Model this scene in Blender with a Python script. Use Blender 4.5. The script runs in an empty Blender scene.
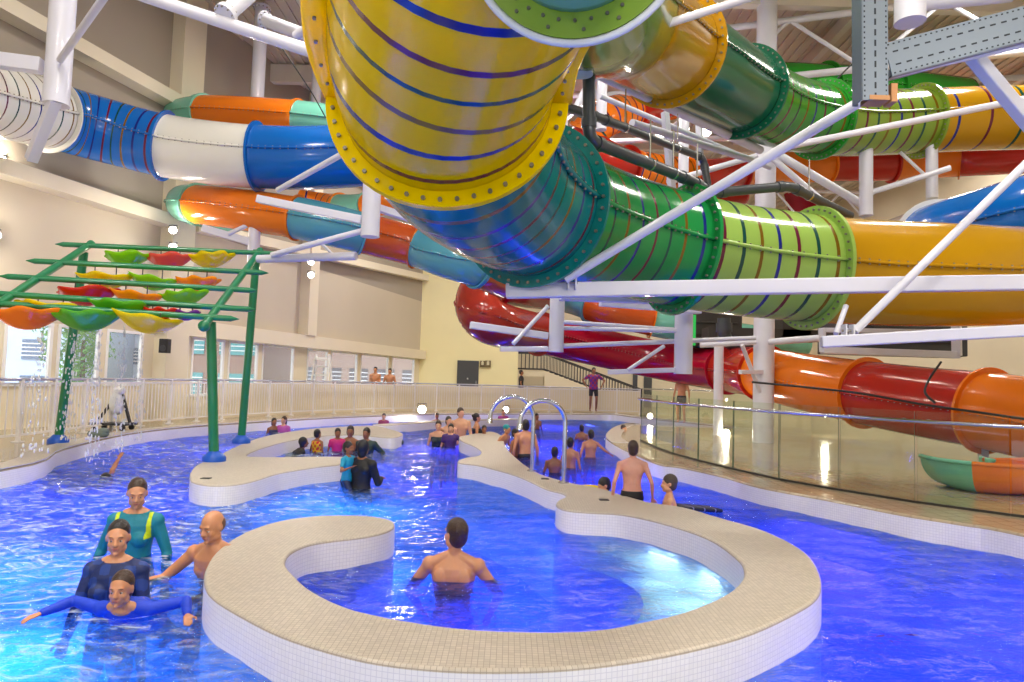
import bpy, bmesh, math, random
from mathutils import Vector, Matrix, noise
from mathutils.geometry import tessellate_polygon
random.seed(7)
scene = bpy.context.scene
COL = scene.collection
PI = math.pi

# ------------------------------------------------------------------ camera
CAM = Vector((0, 0, 1.6)); FOC = 683.0; CX, CY = 512.0, 341.0
TH = math.atan(39.0 / FOC); ROLL = math.radians(1.75)
F_ = Vector((0, math.cos(TH), math.sin(TH)))
R0 = Vector((1, 0, 0)); U0 = Vector((0, -math.sin(TH), math.cos(TH)))
R_ = R0 * math.cos(ROLL) + U0 * math.sin(ROLL)
U_ = -R0 * math.sin(ROLL) + U0 * math.cos(ROLL)
cd = bpy.data.cameras.new('camera'); cam = bpy.data.objects.new('camera', cd); COL.objects.link(cam)
cam.matrix_world = Matrix(((R_.x, U_.x, -F_.x, CAM.x), (R_.y, U_.y, -F_.y, CAM.y), (R_.z, U_.z, -F_.z, CAM.z), (0, 0, 0, 1)))
cd.sensor_width = 36; cd.lens = 36 * FOC / 1024; cd.clip_start = 0.05; cd.clip_end = 400
scene.camera = cam

def ray(px, py): return F_ + R_ * ((px - CX) / FOC) - U_ * ((py - CY) / FOC)
def PD(px, py, D): return CAM + ray(px, py) * D            # surveyed point at distance D
def PZ(px, py, z=0.0):                                       # surveyed point at height z
    d = ray(px, py); return CAM + d * ((z - CAM.z) / d.z)
def depth(v): return (v - CAM).dot(F_)

# ------------------------------------------------------------------ materials
MATS = {}
def srgb(h):
    h = h.lstrip('#'); c = [int(h[i:i+2], 16) / 255 for i in (0, 2, 4)]
    return tuple(x / 12.92 if x <= .04045 else ((x + .055) / 1.055) ** 2.4 for x in c) + (1,)
def mat(name, col, rough=.5, metal=0, coat=0, trans=0, sss=0, emit=None, es=0, var=0, vscale=3, bump=0, bscale=20, alpha=1, spec=.5, thin=0):
    if name in MATS: return MATS[name]
    m = bpy.data.materials.new(name); m.use_nodes = True; nt = m.node_tree; b = nt.nodes['Principled BSDF']
    c = srgb(col) if isinstance(col, str) else tuple(col)
    b.inputs['Base Color'].default_value = c; b.inputs['Roughness'].default_value = rough
    b.inputs['Metallic'].default_value = metal; b.inputs['Coat Weight'].default_value = coat
    b.inputs['Coat Roughness'].default_value = .05
    b.inputs['Transmission Weight'].default_value = trans; b.inputs['Alpha'].default_value = alpha
    b.inputs['Specular IOR Level'].default_value = spec
    if sss: b.inputs['Subsurface Weight'].default_value = sss; b.inputs['Subsurface Radius'].default_value = (.02, .008, .004)
    if emit: b.inputs['Emission Color'].default_value = srgb(emit) if isinstance(emit, str) else emit; b.inputs['Emission Strength'].default_value = es
    tc = nt.nodes.new('ShaderNodeTexCoord')
    n = nt.nodes.new('ShaderNodeTexNoise'); n.inputs['Scale'].default_value = vscale; n.inputs['Detail'].default_value = 4
    nt.links.new(tc.outputs['Object'], n.inputs['Vector'])
    if True:
        mx = nt.nodes.new('ShaderNodeMix'); mx.data_type = 'RGBA'; mx.blend_type = 'MULTIPLY'; mx.inputs[0].default_value = 1
        rp = nt.nodes.new('ShaderNodeMapRange'); v = var or .04
        rp.inputs['From Min'].default_value = .3; rp.inputs['From Max'].default_value = .7
        rp.inputs['To Min'].default_value = 1 - v; rp.inputs['To Max'].default_value = 1.0
        nt.links.new(n.outputs['Fac'], rp.inputs['Value'])
        mx.inputs[6].default_value = c; nt.links.new(rp.outputs['Result'], mx.inputs[7])
        nt.links.new(mx.outputs[2], b.inputs['Base Color'])
    if bump:
        n2 = nt.nodes.new('ShaderNodeTexNoise'); n2.inputs['Scale'].default_value = bscale; nt.links.new(tc.outputs['Object'], n2.inputs['Vector'])
        bp = nt.nodes.new('ShaderNodeBump'); bp.inputs['Strength'].default_value = bump; bp.inputs['Distance'].default_value = .02
        nt.links.new(n2.outputs['Fac'], bp.inputs['Height']); nt.links.new(bp.outputs['Normal'], b.inputs['Normal'])
    if thin:                                                   # light shows through thin fibreglass
        out = nt.nodes['Material Output']; tr = nt.nodes.new('ShaderNodeBsdfTranslucent'); ms = nt.nodes.new('ShaderNodeMixShader')
        tr.inputs['Color'].default_value = c; ms.inputs[0].default_value = thin
        nt.links.new(b.outputs[0], ms.inputs[1]); nt.links.new(tr.outputs[0], ms.inputs[2]); nt.links.new(ms.outputs[0], out.inputs['Surface'])
    MATS[name] = m; return m

def tile_mat(name, col, grout, scale=22, rough=.35, w=1.0, h=1.0, var=.06, uvspin=False):
    m = bpy.data.materials.new(name); m.use_nodes = True; nt = m.node_tree; b = nt.nodes['Principled BSDF']
    tc = nt.nodes.new('ShaderNodeTexCoord'); geo = nt.nodes.new('ShaderNodeUVMap')
    br = nt.nodes.new('ShaderNodeTexBrick'); br.offset = 0; br.squash = 1
    br.inputs['Scale'].default_value = scale; br.inputs['Brick Width'].default_value = w; br.inputs['Row Height'].default_value = h
    br.inputs['Mortar Size'].default_value = .07; br.inputs['Mortar Smooth'].default_value = .3
    a = srgb(col); br.inputs['Color1'].default_value = a; br.inputs['Color2'].default_value = tuple(x * (1 - var) for x in a[:3]) + (1,)
    br.inputs['Mortar'].default_value = srgb(grout)
    nt.links.new(geo.outputs['UV'], br.inputs['Vector'])
    nt.links.new(br.outputs['Color'], b.inputs['Base Color']); b.inputs['Roughness'].default_value = rough
    bp = nt.nodes.new('ShaderNodeBump'); bp.inputs['Strength'].default_value = .25; bp.inputs['Distance'].default_value = .004; bp.invert = True
    nt.links.new(br.outputs['Fac'], bp.inputs['Height']); nt.links.new(bp.outputs['Normal'], b.inputs['Normal'])
    MATS[name] = m; return m

# ------------------------------------------------------------------ object helpers
def props(o, label=None, cat=None, group=None, kind=None):
    if label: o['label'] = label
    if cat: o['category'] = cat
    if group: o['group'] = group
    if kind: o['kind'] = kind
    return o
def empty(name, loc, label, cat, group=None, rz=0):
    o = bpy.data.objects.new(name, None); o.location = loc; o.rotation_euler = (0, 0, rz); o.empty_display_size = .1
    COL.objects.link(o); return props(o, label, cat, group)
def link_mesh(name, verts, faces, mats, mi=None, parent=None, smooth=True, loc=None, uvs=None):
    """verts are in world space; with a parent Empty (unrotated) they are stored relative to it"""
    off = parent_origin(parent) if parent else (Vector(loc) if loc is not None else Vector((0, 0, 0)))
    me = bpy.data.meshes.new(name)
    me.from_pydata([tuple(Vector(v) - off) for v in verts], [], faces)
    for m in (mats if isinstance(mats, (list, tuple)) else [mats]): me.materials.append(m)
    if mi: me.polygons.foreach_set('material_index', mi)
    if smooth is True: me.polygons.foreach_set('use_smooth', [True] * len(me.polygons))
    if uvs:
        l = me.uv_layers.new(name='UVMap'); l.data.foreach_set('uv', [c for uv in uvs for c in uv])
    me.validate(); me.update()
    o = bpy.data.objects.new(name, me); COL.objects.link(o)
    if parent: o.parent = parent
    else: o.location = off
    return o
def parent_origin(p):
    v = Vector((0, 0, 0))
    while p is not None:
        v = v + Vector(p.location); p = p.parent
    return v

class MB:
    def __init__(s): s.v = []; s.f = []; s.m = []; s.sm = []
    def add(s, vs, fs, mi=0, smooth=True):
        b = len(s.v); s.v += [Vector(v) for v in vs]; s.f += [tuple(b + i for i in f) for f in fs]; s.m += [mi] * len(fs); s.sm += [smooth] * len(fs)
    def box(s, c, size, rot=None, mi=0):
        c = Vector(c); sx, sy, sz = [x / 2 for x in size]
        vs = [Vector((x * sx, y * sy, z * sz)) for x in (-1, 1) for y in (-1, 1) for z in (-1, 1)]
        if rot is not None: vs = [rot @ v for v in vs]
        s.add([c + v for v in vs], [(0, 1, 3, 2), (4, 6, 7, 5), (0, 4, 5, 1), (2, 3, 7, 6), (0, 2, 6, 4), (1, 5, 7, 3)], mi, False)
    def bar(s, a, b, w, h=None, mi=0, up=Vector((0, 0, 1))):
        a, b = Vector(a), Vector(b); h = h or w; t = (b - a).normalized()
        x = t.cross(up); x = x.normalized() if x.length > 1e-4 else Vector((1, 0, 0)); z = x.cross(t)
        rot = Matrix((x, t, z)).transposed(); s.box((a + b) / 2, (w, (b - a).length, h), rot, mi)
    def tube(s, pts, r, n=12, mi=0, caps=True, closed=False):
        pts = [Vector(p) for p in pts]; rs = r if isinstance(r, (list, tuple)) else [r] * len(pts)
        t0 = (pts[1] - pts[0]).normalized(); ref = Vector((0, 0, 1)) if abs(t0.z) < .9 else Vector((1, 0, 0))
        x = t0.cross(ref).normalized(); vs = []; N = len(pts)
        for i, p in enumerate(pts):
            t = (pts[min(i + 1, N - 1)] - pts[max(i - 1, 0)]).normalized()
            x = (x - t * x.dot(t)).normalized(); y = t.cross(x)
            for k in range(n):
                a = 2 * PI * k / n; vs.append(p + (x * math.cos(a) + y * math.sin(a)) * rs[i])
        fs = [(i * n + k, i * n + (k + 1) % n, (i + 1) * n + (k + 1) % n, (i + 1) * n + k) for i in range(N - 1) for k in range(n)]
        s.add(vs, fs, mi, True)
        if caps:
            s.add(vs[:n], [tuple(range(n - 1, -1, -1))], mi, False); s.add(vs[-n:], [tuple(range(n))], mi, False)
    def ell(s, c, r, n=16, m=10, rot=None, mi=0, fn=None):
        c = Vector(c); vs = []; 
        for j in range(m + 1):
            th = PI * j / m
            for k in range(n):
                ph = 2 * PI * k / n; v = Vector((math.sin(th) * math.cos(ph), math.sin(th) * math.sin(ph), math.cos(th)))
                if fn: v = fn(v)
                v = Vector((v.x * r[0], v.y * r[1], v.z * r[2]))
                if rot is not None: v = rot @ v
                vs.append(c + v)
        fs = [(j * n + k, (j + 1) * n + k, (j + 1) * n + (k + 1) % n, j * n + (k + 1) % n) for j in range(m) for k in range(n)]
        s.add(vs, fs, mi, True)
    def capsule(s, a, b, ra, rb=None, n=12, mi=0):
        a, b = Vector(a), Vector(b); rb = rb if rb is not None else ra; d = (b - a)
        L = d.length
        if L < 1e-5: s.ell(a, (ra, ra, ra), n, 8, mi=mi); return
        t = d / L; pts = []; rs = []
        for k in range(5):
            q = PI / 2 * k / 4; pts.append(a - t * ra * math.cos(q)); rs.append(max(ra * math.sin(q), 1e-4))
        for k in range(5):
            q = PI / 2 * k / 4; pts.append(b + t * rb * math.sin(q)); rs.append(max(rb * math.cos(q), 1e-4))
        s.tube(pts, rs, n, mi)
    def loft(s, rings, n=24, mi=0, caps=True, pw=2.0):
        """rings: (centre, xaxis*hw, yaxis*hd)"""
        vs = []
        for c, X, Y in rings:
            for k in range(n):
                a = 2 * PI * k / n; ca, sa = math.cos(a), math.sin(a)
                ca = math.copysign(abs(ca) ** (2 / pw), ca); sa = math.copysign(abs(sa) ** (2 / pw), sa)
                vs.append(Vector(c) + Vector(X) * ca + Vector(Y) * sa)
        fs = [(i * n + k, i * n + (k + 1) % n, (i + 1) * n + (k + 1) % n, (i + 1) * n + k) for i in range(len(rings) - 1) for k in range(n)]
        if caps: fs += [tuple(range(n - 1, -1, -1)), tuple((len(rings) - 1) * n + k for k in range(n))]
        s.add(vs, fs, mi, True)
    def build(s, name, mats, parent=None, loc=None):
        o = link_mesh(name, s.v, s.f, mats, s.m, parent, None, loc)
        if len(o.data.polygons) == len(s.sm): o.data.polygons.foreach_set('use_smooth', s.sm)
        return o

def bevel(o, w=.01, seg=2, ang=40):
    md = o.modifiers.new('bevel', 'BEVEL'); md.width = w; md.segments = seg; md.limit_method = 'ANGLE'; md.angle_limit = math.radians(ang); return o

def crom(pts, per=8):
    P = [Vector(p) for p in pts]; P = [P[0] * 2 - P[1]] + P + [P[-1] * 2 - P[-2]]; out = []
    for i in range(1, len(P) - 2):
        for k in range(per):
            t = k / per; a, b, c, d = P[i-1], P[i], P[i+1], P[i+2]
            out.append(.5 * ((2*b) + (-a + c)*t + (2*a - 5*b + 4*c - d)*t*t + (-a + 3*b - 3*c + d)*t**3))
    out.append(P[-2]); return out

def prism(poly, z0, z1, name, mtop, mside, parent=None, holes=None, lip=0):
    """vertical extrusion of a 2D outline with UVs in metres (top = plan, side = run/height); rounded upper lip"""
    P = [Vector((p[0], p[1])) for p in poly]; n = len(P)
    area = sum(P[i].x * P[(i+1) % n].y - P[(i+1) % n].x * P[i].y for i in range(n))
    if area < 0: P.reverse()
    def inset(d):
        out = []
        for i in range(n):
            a, b, c = P[i-1], P[i], P[(i+1) % n]; e1 = (b - a).normalized(); e2 = (c - b).normalized()
            nn = Vector((-(e1.y + e2.y), e1.x + e2.x)); nn = nn.normalized() if nn.length > 1e-6 else Vector((-e1.y, e1.x)); out.append(b + nn * d)
        return out
    levels = [(z0, P), (z1 - lip, P)]
    if lip: levels += [(z1 - lip * .3, inset(lip * .3)), (z1, inset(lip))]
    vs = [Vector((p.x, p.y, z)) for z, ring in levels for p in ring]; fs = []; mi = []; uv = []
    run = [0]
    for i in range(n): run.append(run[-1] + (P[(i+1) % n] - P[i]).length)
    for l in range(len(levels) - 1):
        for i in range(n):
            j = (i + 1) % n; fs.append((l*n+i, l*n+j, (l+1)*n+j, (l+1)*n+i)); mi.append(1 if l == 0 else 0)
            za, zb = levels[l][0], levels[l+1][0]; uv += [(run[i], za), (run[i+1], za), (run[i+1], zb), (run[i], zb)]
    top = levels[-1][1]; b = (len(levels) - 1) * n
    for t in tessellate_polygon([[Vector((p.x, p.y, 0)) for p in top]]):
        t = list(t); a, bb, c = [top[k] for k in t]
        if (bb - a).cross(c - a) < 0: t.reverse()
        fs.append(tuple(b + k for k in t)); mi.append(0); uv += [(top[k].x, top[k].y) for k in t]
    o = link_mesh(name, vs, fs, [mtop, mside], mi, parent, False, uvs=uv)
    if lip:
        for p in o.data.polygons:
            if abs(p.normal.z) < .98: p.use_smooth = True
    return o

def smooth_loop(pts, per=6, closed=True):
    P = [Vector(p) for p in pts]; n = len(P); out = []
    for i in range(n):
        a, b, c, d = P[(i-1) % n], P[i], P[(i+1) % n], P[(i+2) % n]
        if not closed and i == n - 1: out.append(b); break
        if not closed: a = P[max(i-1, 0)]; d = P[min(i+2, n-1)]
        for k in range(per):
            t = k / per; out.append(.5 * ((2*b) + (-a + c)*t + (2*a - 5*b + 4*c - d)*t*t + (-a + 3*b - 3*c + d)*t**3))
    return out

def area(loc, size, power, col=(1, .93, .82), rot=(0, 0, 0), name='high_bay_lamp', spread=None):
    l = bpy.data.lights.new(name, 'AREA'); l.size = size; l.energy = power; l.color = col; l.shape = 'DISK'
    if spread: l.spread = spread
    o = bpy.data.objects.new(name, l); o.location = loc; o.rotation_euler = rot; COL.objects.link(o); return o
def point(loc, power, col=(1, .9, .75), r=.1, name='lamp_light'):
    l = bpy.data.lights.new(name, 'POINT'); l.energy = power; l.color = col; l.shadow_soft_size = r
    o = bpy.data.objects.new(name, l); o.location = loc; COL.objects.link(o); return o
# ------------------------------------------------------------------ palette
W_ST = mat('white_painted_steel', '#d6d6e2', .35, coat=.2)  # white paint with the lavender cast of blue uplight put into its colour
M_CREAM = mat('cream_wall', '#e6dcc4', .8, var=.05, vscale=.6)
M_GREY = mat('shaded_upper_wall', '#a59b8e', .8, var=.06, vscale=.5)
M_YEL = mat('pale_yellow_wall', '#fbf3c2', .8, var=.05, vscale=.6)
M_TILE = tile_mat('beige_mosaic_tile', '#c6bcae', '#9c9284', 34, .42, var=.16)
M_TILEW = tile_mat('white_mosaic_tile', '#eeeef4', '#d6d6e2', 34, .3, var=.05)
M_DECK = tile_mat('wet_deck_tile', '#b5a68c', '#a6977d', 5, .14, var=.12)
M_BASIN = tile_mat('pool_basin_tile', '#6fb0e0', '#4f90c8', 10, .5, var=.12)
M_STEP = tile_mat('pool_step_tile', '#e6efe6', '#b8cfd2', 20, .5, var=.05)
M_DARK = mat('dark_metal', '#3a3a40', .4, metal=.3)
M_FRAME = mat('white_window_frame', '#f2f2f2', .4)
M_CHROME = mat('stainless_steel', '#c8ccd2', .22, metal=1)
ZT = .25

# ------------------------------------------------------------------ pool outline (surveyed)
wl = [(0, 489), (63, 464), (127, 446), (190, 437), (260, 431), (300, 428), (360, 424), (430, 421), (520, 420), (578, 420), (612, 420), (640, 424)]
far = [PZ(x, y, 0).xy for x, y in wl]
far += [Vector((7.2, 23.0))]
nose = [PZ(x, y, ZT).xy for x, y in [(650, 425), (630, 423), (615, 427), (606, 435), (610, 441), (622, 448), (640, 456), (660, 464)]]
right = [PZ(x, y, 0).xy for x, y in [(680, 482), (720, 492), (760, 505), (830, 520), (900, 536), (960, 547), (1024, 560)]]
left_near = [Vector((-7.9, 0.5)), Vector((-7.7, 4.0))]
rn = [Vector((5.6, 4.6)), Vector((6.6, 2.5)), Vector((7.2, 0.5))]
pool_edge = [Vector((-7.9, -2.0))] + [p.xy for p in smooth_loop([v.to_3d() for v in left_near + far + nose + right + rn], 5, False)] + [Vector((7.2, -2.0))]
floor_poly = list(pool_edge) + [Vector((22, -2)), Vector((22, 44)), Vector((-22, 44)), Vector((-22, -2))]
fl = prism(floor_poly, -1.35, ZT, 'floor', M_DECK, M_TILEW, lip=.03); props(fl, kind='structure')
fl['label'] = 'beige tiled pool surround'

# coping strip : pale mosaic band along the pool edge, lying on the floor edge
def band(edge, w, z0, z1, name, m):
    n = len(edge); L = []
    for i in range(n):
        a, b = edge[max(i-1, 0)], edge[min(i+1, n-1)]; t = (b - a).normalized(); L.append(edge[i] + Vector((-t.y, t.x)) * w)
    return prism(list(edge) + L[::-1], z0, z1, name, m, M_TILEW)
cop = band([p for p in pool_edge if p.y > 0 and not (p.x > 1.6 and p.y < 15.5)], .38, ZT + .001, ZT + .012, 'trim_1', M_TILE)
props(cop, kind='structure')

# basin
def plane(name, x0, x1, y0, y1, z, m):
    return link_mesh(name, [(x0, y0, z), (x1, y0, z), (x1, y1, z), (x0, y1, z)], [(0, 1, 2, 3)], m, smooth=False, uvs=[(x0, y0), (x1, y0), (x1, y1), (x0, y1)])
props(plane('floor', -15, 22, -2.2, 30, -1.1, M_BASIN), 'pale blue tiled pool basin', kind='structure')

# ------------------------------------------------------------------ islands
def out(pxs, z=ZT): return [PZ(x, y, z) for x, y in pxs]
isl_c = [(464, 435.5), (490, 431.5), (502, 436), (506, 447), (520, 461), (537, 472), (555, 478.5), (572, 483), (598, 487.5), (627, 496), (650, 502), (685, 507.5), (722, 518), (759, 528.5), (788, 541), (810, 556), (821, 577), (817, 597), (788, 615.5), (740, 636), (666, 654), (592, 665), (520, 669.5), (446, 668.5), (379, 661.5), (329, 650), (280, 634), (240, 614), (213, 597), (204.5, 583), (206.5, 566), (220, 548), (246, 531.5), (280, 520.5), (319, 515.5), (359, 515), (386, 518), (395, 523), (389, 530), (366, 536), (329, 540.5), (306, 545), (290, 553), (285.5, 563), (294, 575), (313, 591), (346, 606.5), (380, 615), (412, 621), (460, 627.5), (520, 630.5), (592, 629.5), (648, 620), (685, 611), (722, 596), (740, 582), (744, 570), (736, 557), (707, 537.5), (662, 522.5), (622, 514), (590, 512), (565, 509.5), (556, 504.5), (558.5, 500), (566, 496), (561, 492.5), (546, 488.5), (522, 477.5), (502, 471), (478, 465), (461, 463), (458, 460.5), (466, 457.5), (478, 455.5), (481, 451), (474, 446), (462, 441), (459, 437.5)]
oi = smooth_loop(out(isl_c), 4)
props(prism([p.xy for p in oi], -1.1, ZT, 'pool_island', M_TILE, M_TILEW, lip=.02),
      'long curving beige mosaic island wall with a big C shaped ring in the foreground', 'pool wall')
isl_l = [(190.5, 479), (191, 471), (200, 463), (222, 453), (243, 443.5), (268, 435.5), (308, 429), (345, 426.5), (373, 425.5), (388, 428.5), (401, 432.5), (402, 435), (392, 437.5), (372, 436), (357, 434.5), (325, 435.5), (292, 440), (265, 447), (250, 452.5), (247, 456), (260, 457), (300, 456.8), (335, 456.5), (346, 457.5), (349, 460.5), (340, 464), (318, 466.5), (292, 470.5), (276, 473.5), (262, 478), (245, 482.5), (225, 485), (205, 484.5), (194, 482)]
ol = smooth_loop(out(isl_l), 4)
props(prism([p.xy for p in ol], -1.1, ZT, 'pool_island', M_TILE, M_TILEW, lip=.02),
      'low beige tiled island on the left carrying two of the green posts', 'pool wall')
curb = [PZ(x, y, ZT).xy for x, y in [(385, 424.5), (410, 423), (430, 421.5), (460, 420.3), (490, 419.2), (520, 418.6)]]
cl = []
for i, p in enumerate(curb):
    a, b = curb[max(i-1, 0)], curb[min(i+1, len(curb)-1)]; t = (b-a).normalized(); cl.append(p + Vector((-t.y, t.x)) * .45)
props(prism(curb + cl[::-1], -1.1, ZT - .02, 'pool_divider', M_TILE, M_TILEW, lip=.02), 'narrow tiled divider wall at the back of the pool between left island and ladder', 'pool wall')
# pale shallow ledges under water: inside the ring (right) and the near basin
led = [PZ(x, y, -.28) for x, y in [(556, 518), (600, 522), (665, 536), (715, 556), (745, 580), (745, 602), (700, 628), (640, 640), (612, 640), (640, 612), (640, 590), (610, 572), (570, 560), (556, 545)]]
props(prism([p.xy for p in smooth_loop(led, 4)], -1.1, -.32, 'underwater_bench', M_STEP, M_STEP), 'pale tiled underwater bench inside the right end of the ring', 'bench')

# ------------------------------------------------------------------ water
def make_water():
    m = bpy.data.materials.new('pool_water'); m.use_nodes = True; nt = m.node_tree; nt.nodes.clear(); N = nt.nodes.new; L = nt.links.new
    o = N('ShaderNodeOutputMaterial'); tc = N('ShaderNodeTexCoord')
    mp = N('ShaderNodeMapping'); mp.inputs['Scale'].default_value = (1, 1.5, 1); L(tc.outputs['Object'], mp.inputs['Vector'])
    n1 = N('ShaderNodeTexNoise'); n1.inputs['Scale'].default_value = 2.6; n1.inputs['Detail'].default_value = 5; n1.inputs['Distortion'].default_value = 1.2; L(mp.outputs[0], n1.inputs['Vector'])
    n2 = N('ShaderNodeTexNoise'); n2.inputs['Scale'].default_value = 11; n2.inputs['Detail'].default_value = 3; n2.inputs['Distortion'].default_value = .8; L(mp.outputs[0], n2.inputs['Vector'])
    ad = N('ShaderNodeMath'); ad.operation = 'MULTIPLY_ADD'; ad.inputs[1].default_value = .32; L(n2.outputs['Fac'], ad.inputs[0]); L(n1.outputs['Fac'], ad.inputs[2])
    bp = N('ShaderNodeBump'); bp.inputs['Strength'].default_value = .9; bp.inputs['Distance'].default_value = .14; L(ad.outputs[0], bp.inputs['Height'])
    fr = N('ShaderNodeFresnel'); fr.inputs['IOR'].default_value = 1.33; L(bp.outputs[0], fr.inputs['Normal'])
    gl = N('ShaderNodeBsdfGlossy'); gl.inputs['Roughness'].default_value = .04; L(bp.outputs[0], gl.inputs['Normal'])
    rf = N('ShaderNodeBsdfRefraction'); rf.inputs['IOR'].default_value = 1.33; rf.inputs['Roughness'].default_value = 0.02; rf.inputs['Color'].default_value = WATER_TINT
    L(bp.outputs[0], rf.inputs['Normal'])
    tr = N('ShaderNodeBsdfTransparent'); tr.inputs['Color'].default_value = WATER_TINT
    mt = N('ShaderNodeMixShader'); mt.inputs[0].default_value = .5; L(rf.outputs[0], mt.inputs[1]); L(tr.outputs[0], mt.inputs[2])
    mx = N('ShaderNodeMixShader'); L(fr.outputs[0], mx.inputs[0]); L(mt.outputs[0], mx.inputs[1]); L(gl.outputs[0], mx.inputs[2])
    # aerated froth where falling water and swimmers churn the left, with white glints painted in
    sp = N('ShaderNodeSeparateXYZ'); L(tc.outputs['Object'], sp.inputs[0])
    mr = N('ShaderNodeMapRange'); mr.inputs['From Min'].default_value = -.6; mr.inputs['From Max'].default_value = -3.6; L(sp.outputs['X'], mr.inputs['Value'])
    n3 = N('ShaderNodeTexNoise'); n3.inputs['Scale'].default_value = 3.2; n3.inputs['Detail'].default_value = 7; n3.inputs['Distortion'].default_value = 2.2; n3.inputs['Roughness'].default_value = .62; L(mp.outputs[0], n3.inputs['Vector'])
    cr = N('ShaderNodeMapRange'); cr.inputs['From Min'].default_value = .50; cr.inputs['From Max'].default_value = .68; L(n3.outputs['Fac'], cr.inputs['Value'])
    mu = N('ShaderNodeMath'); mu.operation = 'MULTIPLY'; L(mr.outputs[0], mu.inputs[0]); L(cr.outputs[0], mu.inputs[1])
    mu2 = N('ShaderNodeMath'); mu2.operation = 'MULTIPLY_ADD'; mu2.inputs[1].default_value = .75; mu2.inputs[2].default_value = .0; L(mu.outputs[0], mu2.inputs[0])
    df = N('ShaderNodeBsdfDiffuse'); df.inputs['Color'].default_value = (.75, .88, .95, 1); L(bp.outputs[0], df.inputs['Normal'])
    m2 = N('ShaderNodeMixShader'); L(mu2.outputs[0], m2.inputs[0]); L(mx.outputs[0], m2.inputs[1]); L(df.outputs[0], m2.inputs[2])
    L(m2.outputs[0], o.inputs['Surface']); MATS['pool_water'] = m; return m
WATER_TINT = (.24, .56, .98, 1)
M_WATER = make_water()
def water_z(x, y):
    ch = 1.6 if x < -1 else 1.0
    v = noise.noise(Vector((x * .9, y * .9, 3))) * .02 + noise.noise(Vector((x * 2.3, y * 2.6, 9))) * .013 * ch + noise.noise(Vector((x * 5, y * 6, 1))) * .006 * ch
    return v
xs = [-14 + .1 * i for i in range(231)]; ys = []
y = .3
while y < 29.5: ys.append(y); y += .07 if y < 8 else (.12 if y < 15 else .25)
vs = [(x, y, water_z(x, y)) for y in ys for x in xs]; nx = len(xs)
fs = [(j*nx+i, j*nx+i+1, (j+1)*nx+i+1, (j+1)*nx+i) for j in range(len(ys)-1) for i in range(nx-1)]
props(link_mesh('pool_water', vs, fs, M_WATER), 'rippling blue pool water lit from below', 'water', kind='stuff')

# ------------------------------------------------------------------ left curved hall wall (glazed strip at the bottom)
WX0, WS = -14.2, .26
def wx(y): return WX0 + WS * y
wdir = Vector((WS, 1, 0)).normalized(); wn = Vector((1, -WS, 0)).normalized()     # into the room
def wy(px, z=1.6):                                                                   # where the sight line of column px meets the wall
    d = ray(px, 375); return (WX0 - 0) / (d.x / d.y - WS)
def wall_slab(mb, y0, y1, z0, z1, t=.12, off=0, mi=0, dz=0):
    a = Vector((wx(y0), y0, 0)) + wn * off; b = Vector((wx(y1), y1, 0)) + wn * off; c = a - wn * t; d = b - wn * t
    vs = [v + Vector((0, 0, z + (dz if v is b or v is d else 0))) for z in (z0, z1) for v in (a, b, d, c)]
    mb.add(vs, [(0, 3, 2, 1), (4, 5, 6, 7), (0, 1, 5, 4), (1, 2, 6, 5), (2, 3, 7, 6), (3, 0, 4, 7)], mi, False)
YE = 36.0
bays = [(-60, -6), (1, 50), (55, 98), (104, 141), (166, 187), (190, 223), (227, 257), (261, 293), (306, 327), (330, 357), (360, 388), (391, 414)]
yb = [(wy(a), wy(b)) for a, b in bays]
mb = MB(); wall_slab(mb, -2.6, YE, 5.6, 12.2, mi=0); wall_slab(mb, -2.6, YE, 2.55, 5.6, mi=2)  # upper zone is unlit: its shade is put into the darker wall colour
prev = -2.6
for i, (a, b) in enumerate(yb):
    sill = 1.15 if i < 4 else .85
    wall_slab(mb, prev, a, ZT, 2.55, mi=1); wall_slab(mb, a, b, ZT, sill, mi=1); prev = b
wall_slab(mb, prev, YE, ZT, 2.55, mi=1)
props(mb.build('wall_left', [M_GREY, M_CREAM, mat('lighter_mid_wall', '#c8bdaa', .8, var=.05, vscale=.5)]), kind='structure')
M_GLASSW = mat('window_glass', (.92, .97, 1, 1), .02, trans=1, spec=.3)
for i, (a, b) in enumerate(yb):
    sill = 1.15 if i < 4 else .85
    f = MB(); w = .07
    wall_slab(f, a, b, 2.55 - w, 2.55, .1, .03); wall_slab(f, a, b, sill, sill + w, .12, .05); wall_slab(f, a, a + w, sill + w, 2.55 - w, .08, .02); wall_slab(f, b - w, b, sill + w, 2.55 - w, .08, .02)
    if i < 4: ym = (a + b) / 2; pass
    o = f.build('window_%d' % (i + 1), [M_FRAME]); props(o, kind='structure')
    g = MB(); wall_slab(g, a + w, b - w, sill + w, 2.55 - w, .012, -.02); g.build('window_pane', [mat('thin_glass', (.8, .9, .95, 1), .02, alpha=.12)], o)
# ledges (stiffening beams) and pilasters
tr = MB(); y1 = wy(160)
wall_slab(tr, 2, y1, 5.4, 5.72, .5, .45)
wall_slab(tr, 2, y1, 8.65, 8.97, .5, .45); props(tr.build('trim_2', [M_CREAM]), kind='structure')
tr = MB()
wall_slab(tr, wy(180), YE, 5.5, 5.8, .5, .35, 0, 1.2); wall_slab(tr, wy(180), YE, 9.0, 9.3, .5, .35, 0, 1.2)
wall_slab(tr, wy(150), YE, 2.55, 3.0, .5, .35); props(tr.build('trim_3', [M_CREAM]), kind='structure')
tr = MB()
for a, b in ((152, 175), (296, 305)): wall_slab(tr, wy(a), wy(b), ZT if a < 200 else 3.0, 12, .5, .4)
props(tr.build('trim_4', [M_CREAM]), kind='structure')

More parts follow.
